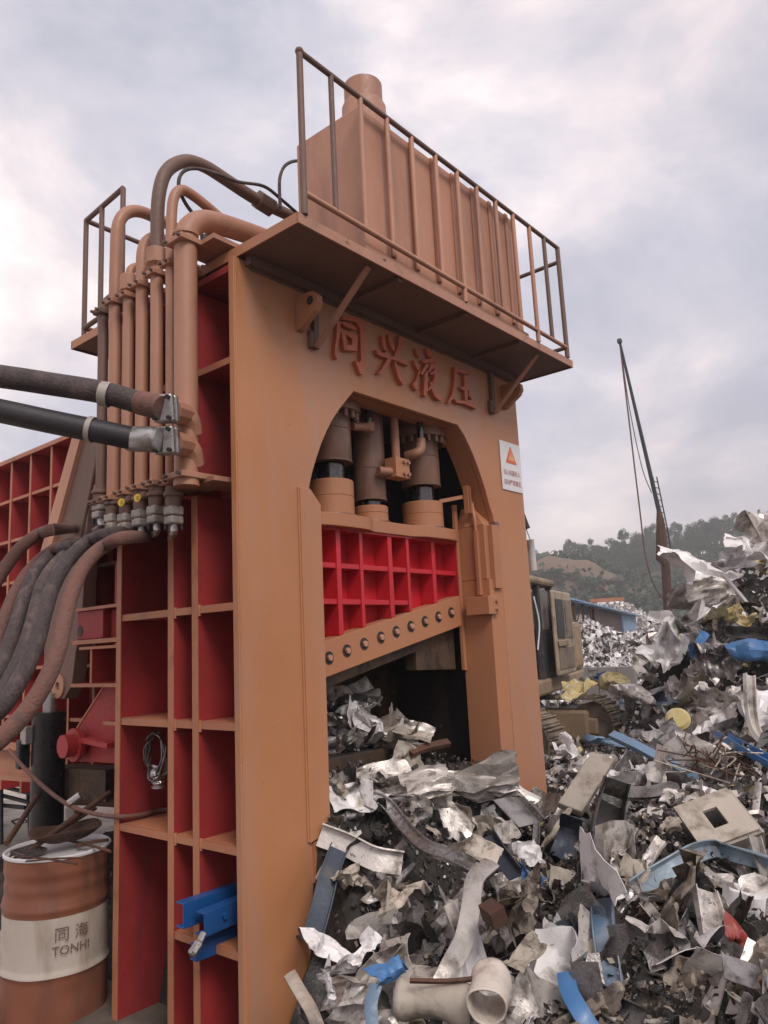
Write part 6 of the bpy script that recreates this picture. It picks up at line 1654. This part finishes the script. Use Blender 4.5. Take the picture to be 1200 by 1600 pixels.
# larger wraps over the high pile
for k in range(95):
    while True:
        dd = rs.uniform(8.2, 14.5); az = R_(rs.uniform(8, 26.5)); x, y = dd*math.cos(az), dd*math.sin(az)
        if rs.random() < .35 + heap(x, y)*.4: break
    mt = rs.choice(('s_pale','s_pale','s_grey','s_white','s_white','s_beige','s_grey','s_yellow','s_blue' if k % 4 == 0 else 's_pale'))
    s = rs.uniform(.35,.85) * (.6 if mt == 's_yellow' else 1)
    q_ = Vector((x, y, heap(x,y))) - Vector(CAM); fz = q_.dot(FWD); fx = CX + F*q_.dot(RGT)/fz; fy = CY - F*q_.dot(UPW)/fz; rg = s*.62*F/fz
    if any(fz < nd+.3 and (fx-nx_)**2+(fy-ny_)**2 < (nr2+rg*.7)**2 for nx_, ny_, nr2, nd in NAMED): continue
    nz_ = Vector((rs.gauss(0,.5)-.9, rs.gauss(0,.5)-.3, .9))
    obj('torn_wrap', rs.choice(WRAPS+SHEETS[:6]), M[mt], Vector((x, y, heap(x,y)+rs.uniform(-.05,.12))), face_rot(nz_, Vector((rs.gauss(0,1),rs.gauss(0,1),rs.gauss(0,.6)))), (s, s*rs.uniform(.55,.95), s),
        '%s crumpled wrap %s' % (ADJ[mt], 'high on the pile at the right edge' if heap(x,y) > 2 else 'on the lower slope of the right pile' if dd > 10 else 'strewn before the foot of the right pile'), 'torn wrap', 'wraps strewn over the high pile')
for k in range(34):
    dd = rs.uniform(9.6, 12.6); az = R_(rs.uniform(9, 22)); x, y = dd*math.cos(az), dd*math.sin(az)
    mt = ('s_pale','s_white','s_grey','s_white','s_beige','s_pale')[k % 6]
    s = rs.uniform(.55,1.0)
    q_ = Vector((x, y, heap(x,y))) - Vector(CAM); fz = q_.dot(FWD); fx = CX + F*q_.dot(RGT)/fz; fy = CY - F*q_.dot(UPW)/fz; rg = s*.62*F/fz
    if any(fz < nd+.3 and (fx-nx_)**2+(fy-ny_)**2 < (nr2*.8+rg*.5)**2 for nx_, ny_, nr2, nd in NAMED): continue
    obj('torn_wrap', rs.choice(WRAPS), M[mt], Vector((x, y, heap(x,y)+rs.uniform(0,.15))), face_rot(Vector((-1,-.4+rs.gauss(0,.4),.7)), Vector((rs.gauss(0,.6),rs.gauss(0,1),rs.gauss(0,.6)))), (s, s*rs.uniform(.6,.9), s),
        'large %s wrap stacked %s' % (ADJ[mt], 'on the upper part of the high pile' if heap(x,y) > 1.6 else 'against the lower front of the high pile'), 'torn wrap', 'large wraps stacked on the high pile')
# fine shreds
def near(rs, d0=2.4, d1=14.0, p=1.0):
    while True:
        dd = d0*(d1/d0)**(rs.random()**p); az = R_(rs.uniform(6,60)); x, y = dd*math.cos(az), dd*math.sin(az)
        if not blocked(x, y): return x, y, dd
def smp(rs):
    x, y, dd = near(rs, 2.4, 7.5); return (x, y, heap(x,y)+rs.uniform(-.02,.05))
shards(4500, smp, .005, .022, rs, 'pale_shreds', M['s_pale'], 1.0)
shards(6000, smp, .006, .028, rs, 'brown_shreds', M['s_brown'], 1.0)
shards(10000, smp, .008, .03, rs, 'dark_shreds', M['s_dark'], 1.0)
def smp2(rs):
    x, y, dd = near(rs, 5.5, 16)
    return (x, y, heap(x,y)+rs.uniform(0,.08))
shards(9000, smp2, .015, .06, rs, 'grey_shreds', M['s_grey'], 1.0)
shards(8000, smp2, .015, .06, rs, 'white_shreds', M['s_pale'], 1.0)
shards(2000, smp2, .015, .06, rs, 'tan_shreds', M['s_beige'], 1.0)
shards(500, smp2, .015, .05, rs, 'yellow_shreds', M['s_yellow'], 1.0)
def smp3(rs):
    x, y = rs.uniform(3.05,4.75), rs.uniform(2.6,3.9)
    return (x, y, (heap(x,y) if y < 3.44 else 1.29)+rs.uniform(-.02,.05))
shards(2500, smp3, .006, .028, rs, 'mouth_shreds', M['s_grey'], 1.0)

# ------------------------------------------------------------------ haze
HAZE = 0.0021
if HAZE:
    hm = bpy.data.materials.new('haze'); hm.use_nodes = True
    t = hm.node_tree; t.nodes.clear()
    o_ = t.nodes.new('ShaderNodeOutputMaterial'); v_ = t.nodes.new('ShaderNodeVolumePrincipled')
    v_.inputs['Color'].default_value = (.92,.90,.91,1); v_.inputs['Density'].default_value = HAZE; v_.inputs['Anisotropy'].default_value = 0.2
    t.links.new(v_.outputs[0], o_.inputs['Volume'])
    a = MB(); a.box(-620,620,-620,620,-1.3,52)
    tag(a.build('haze', hm), kind='stuff')
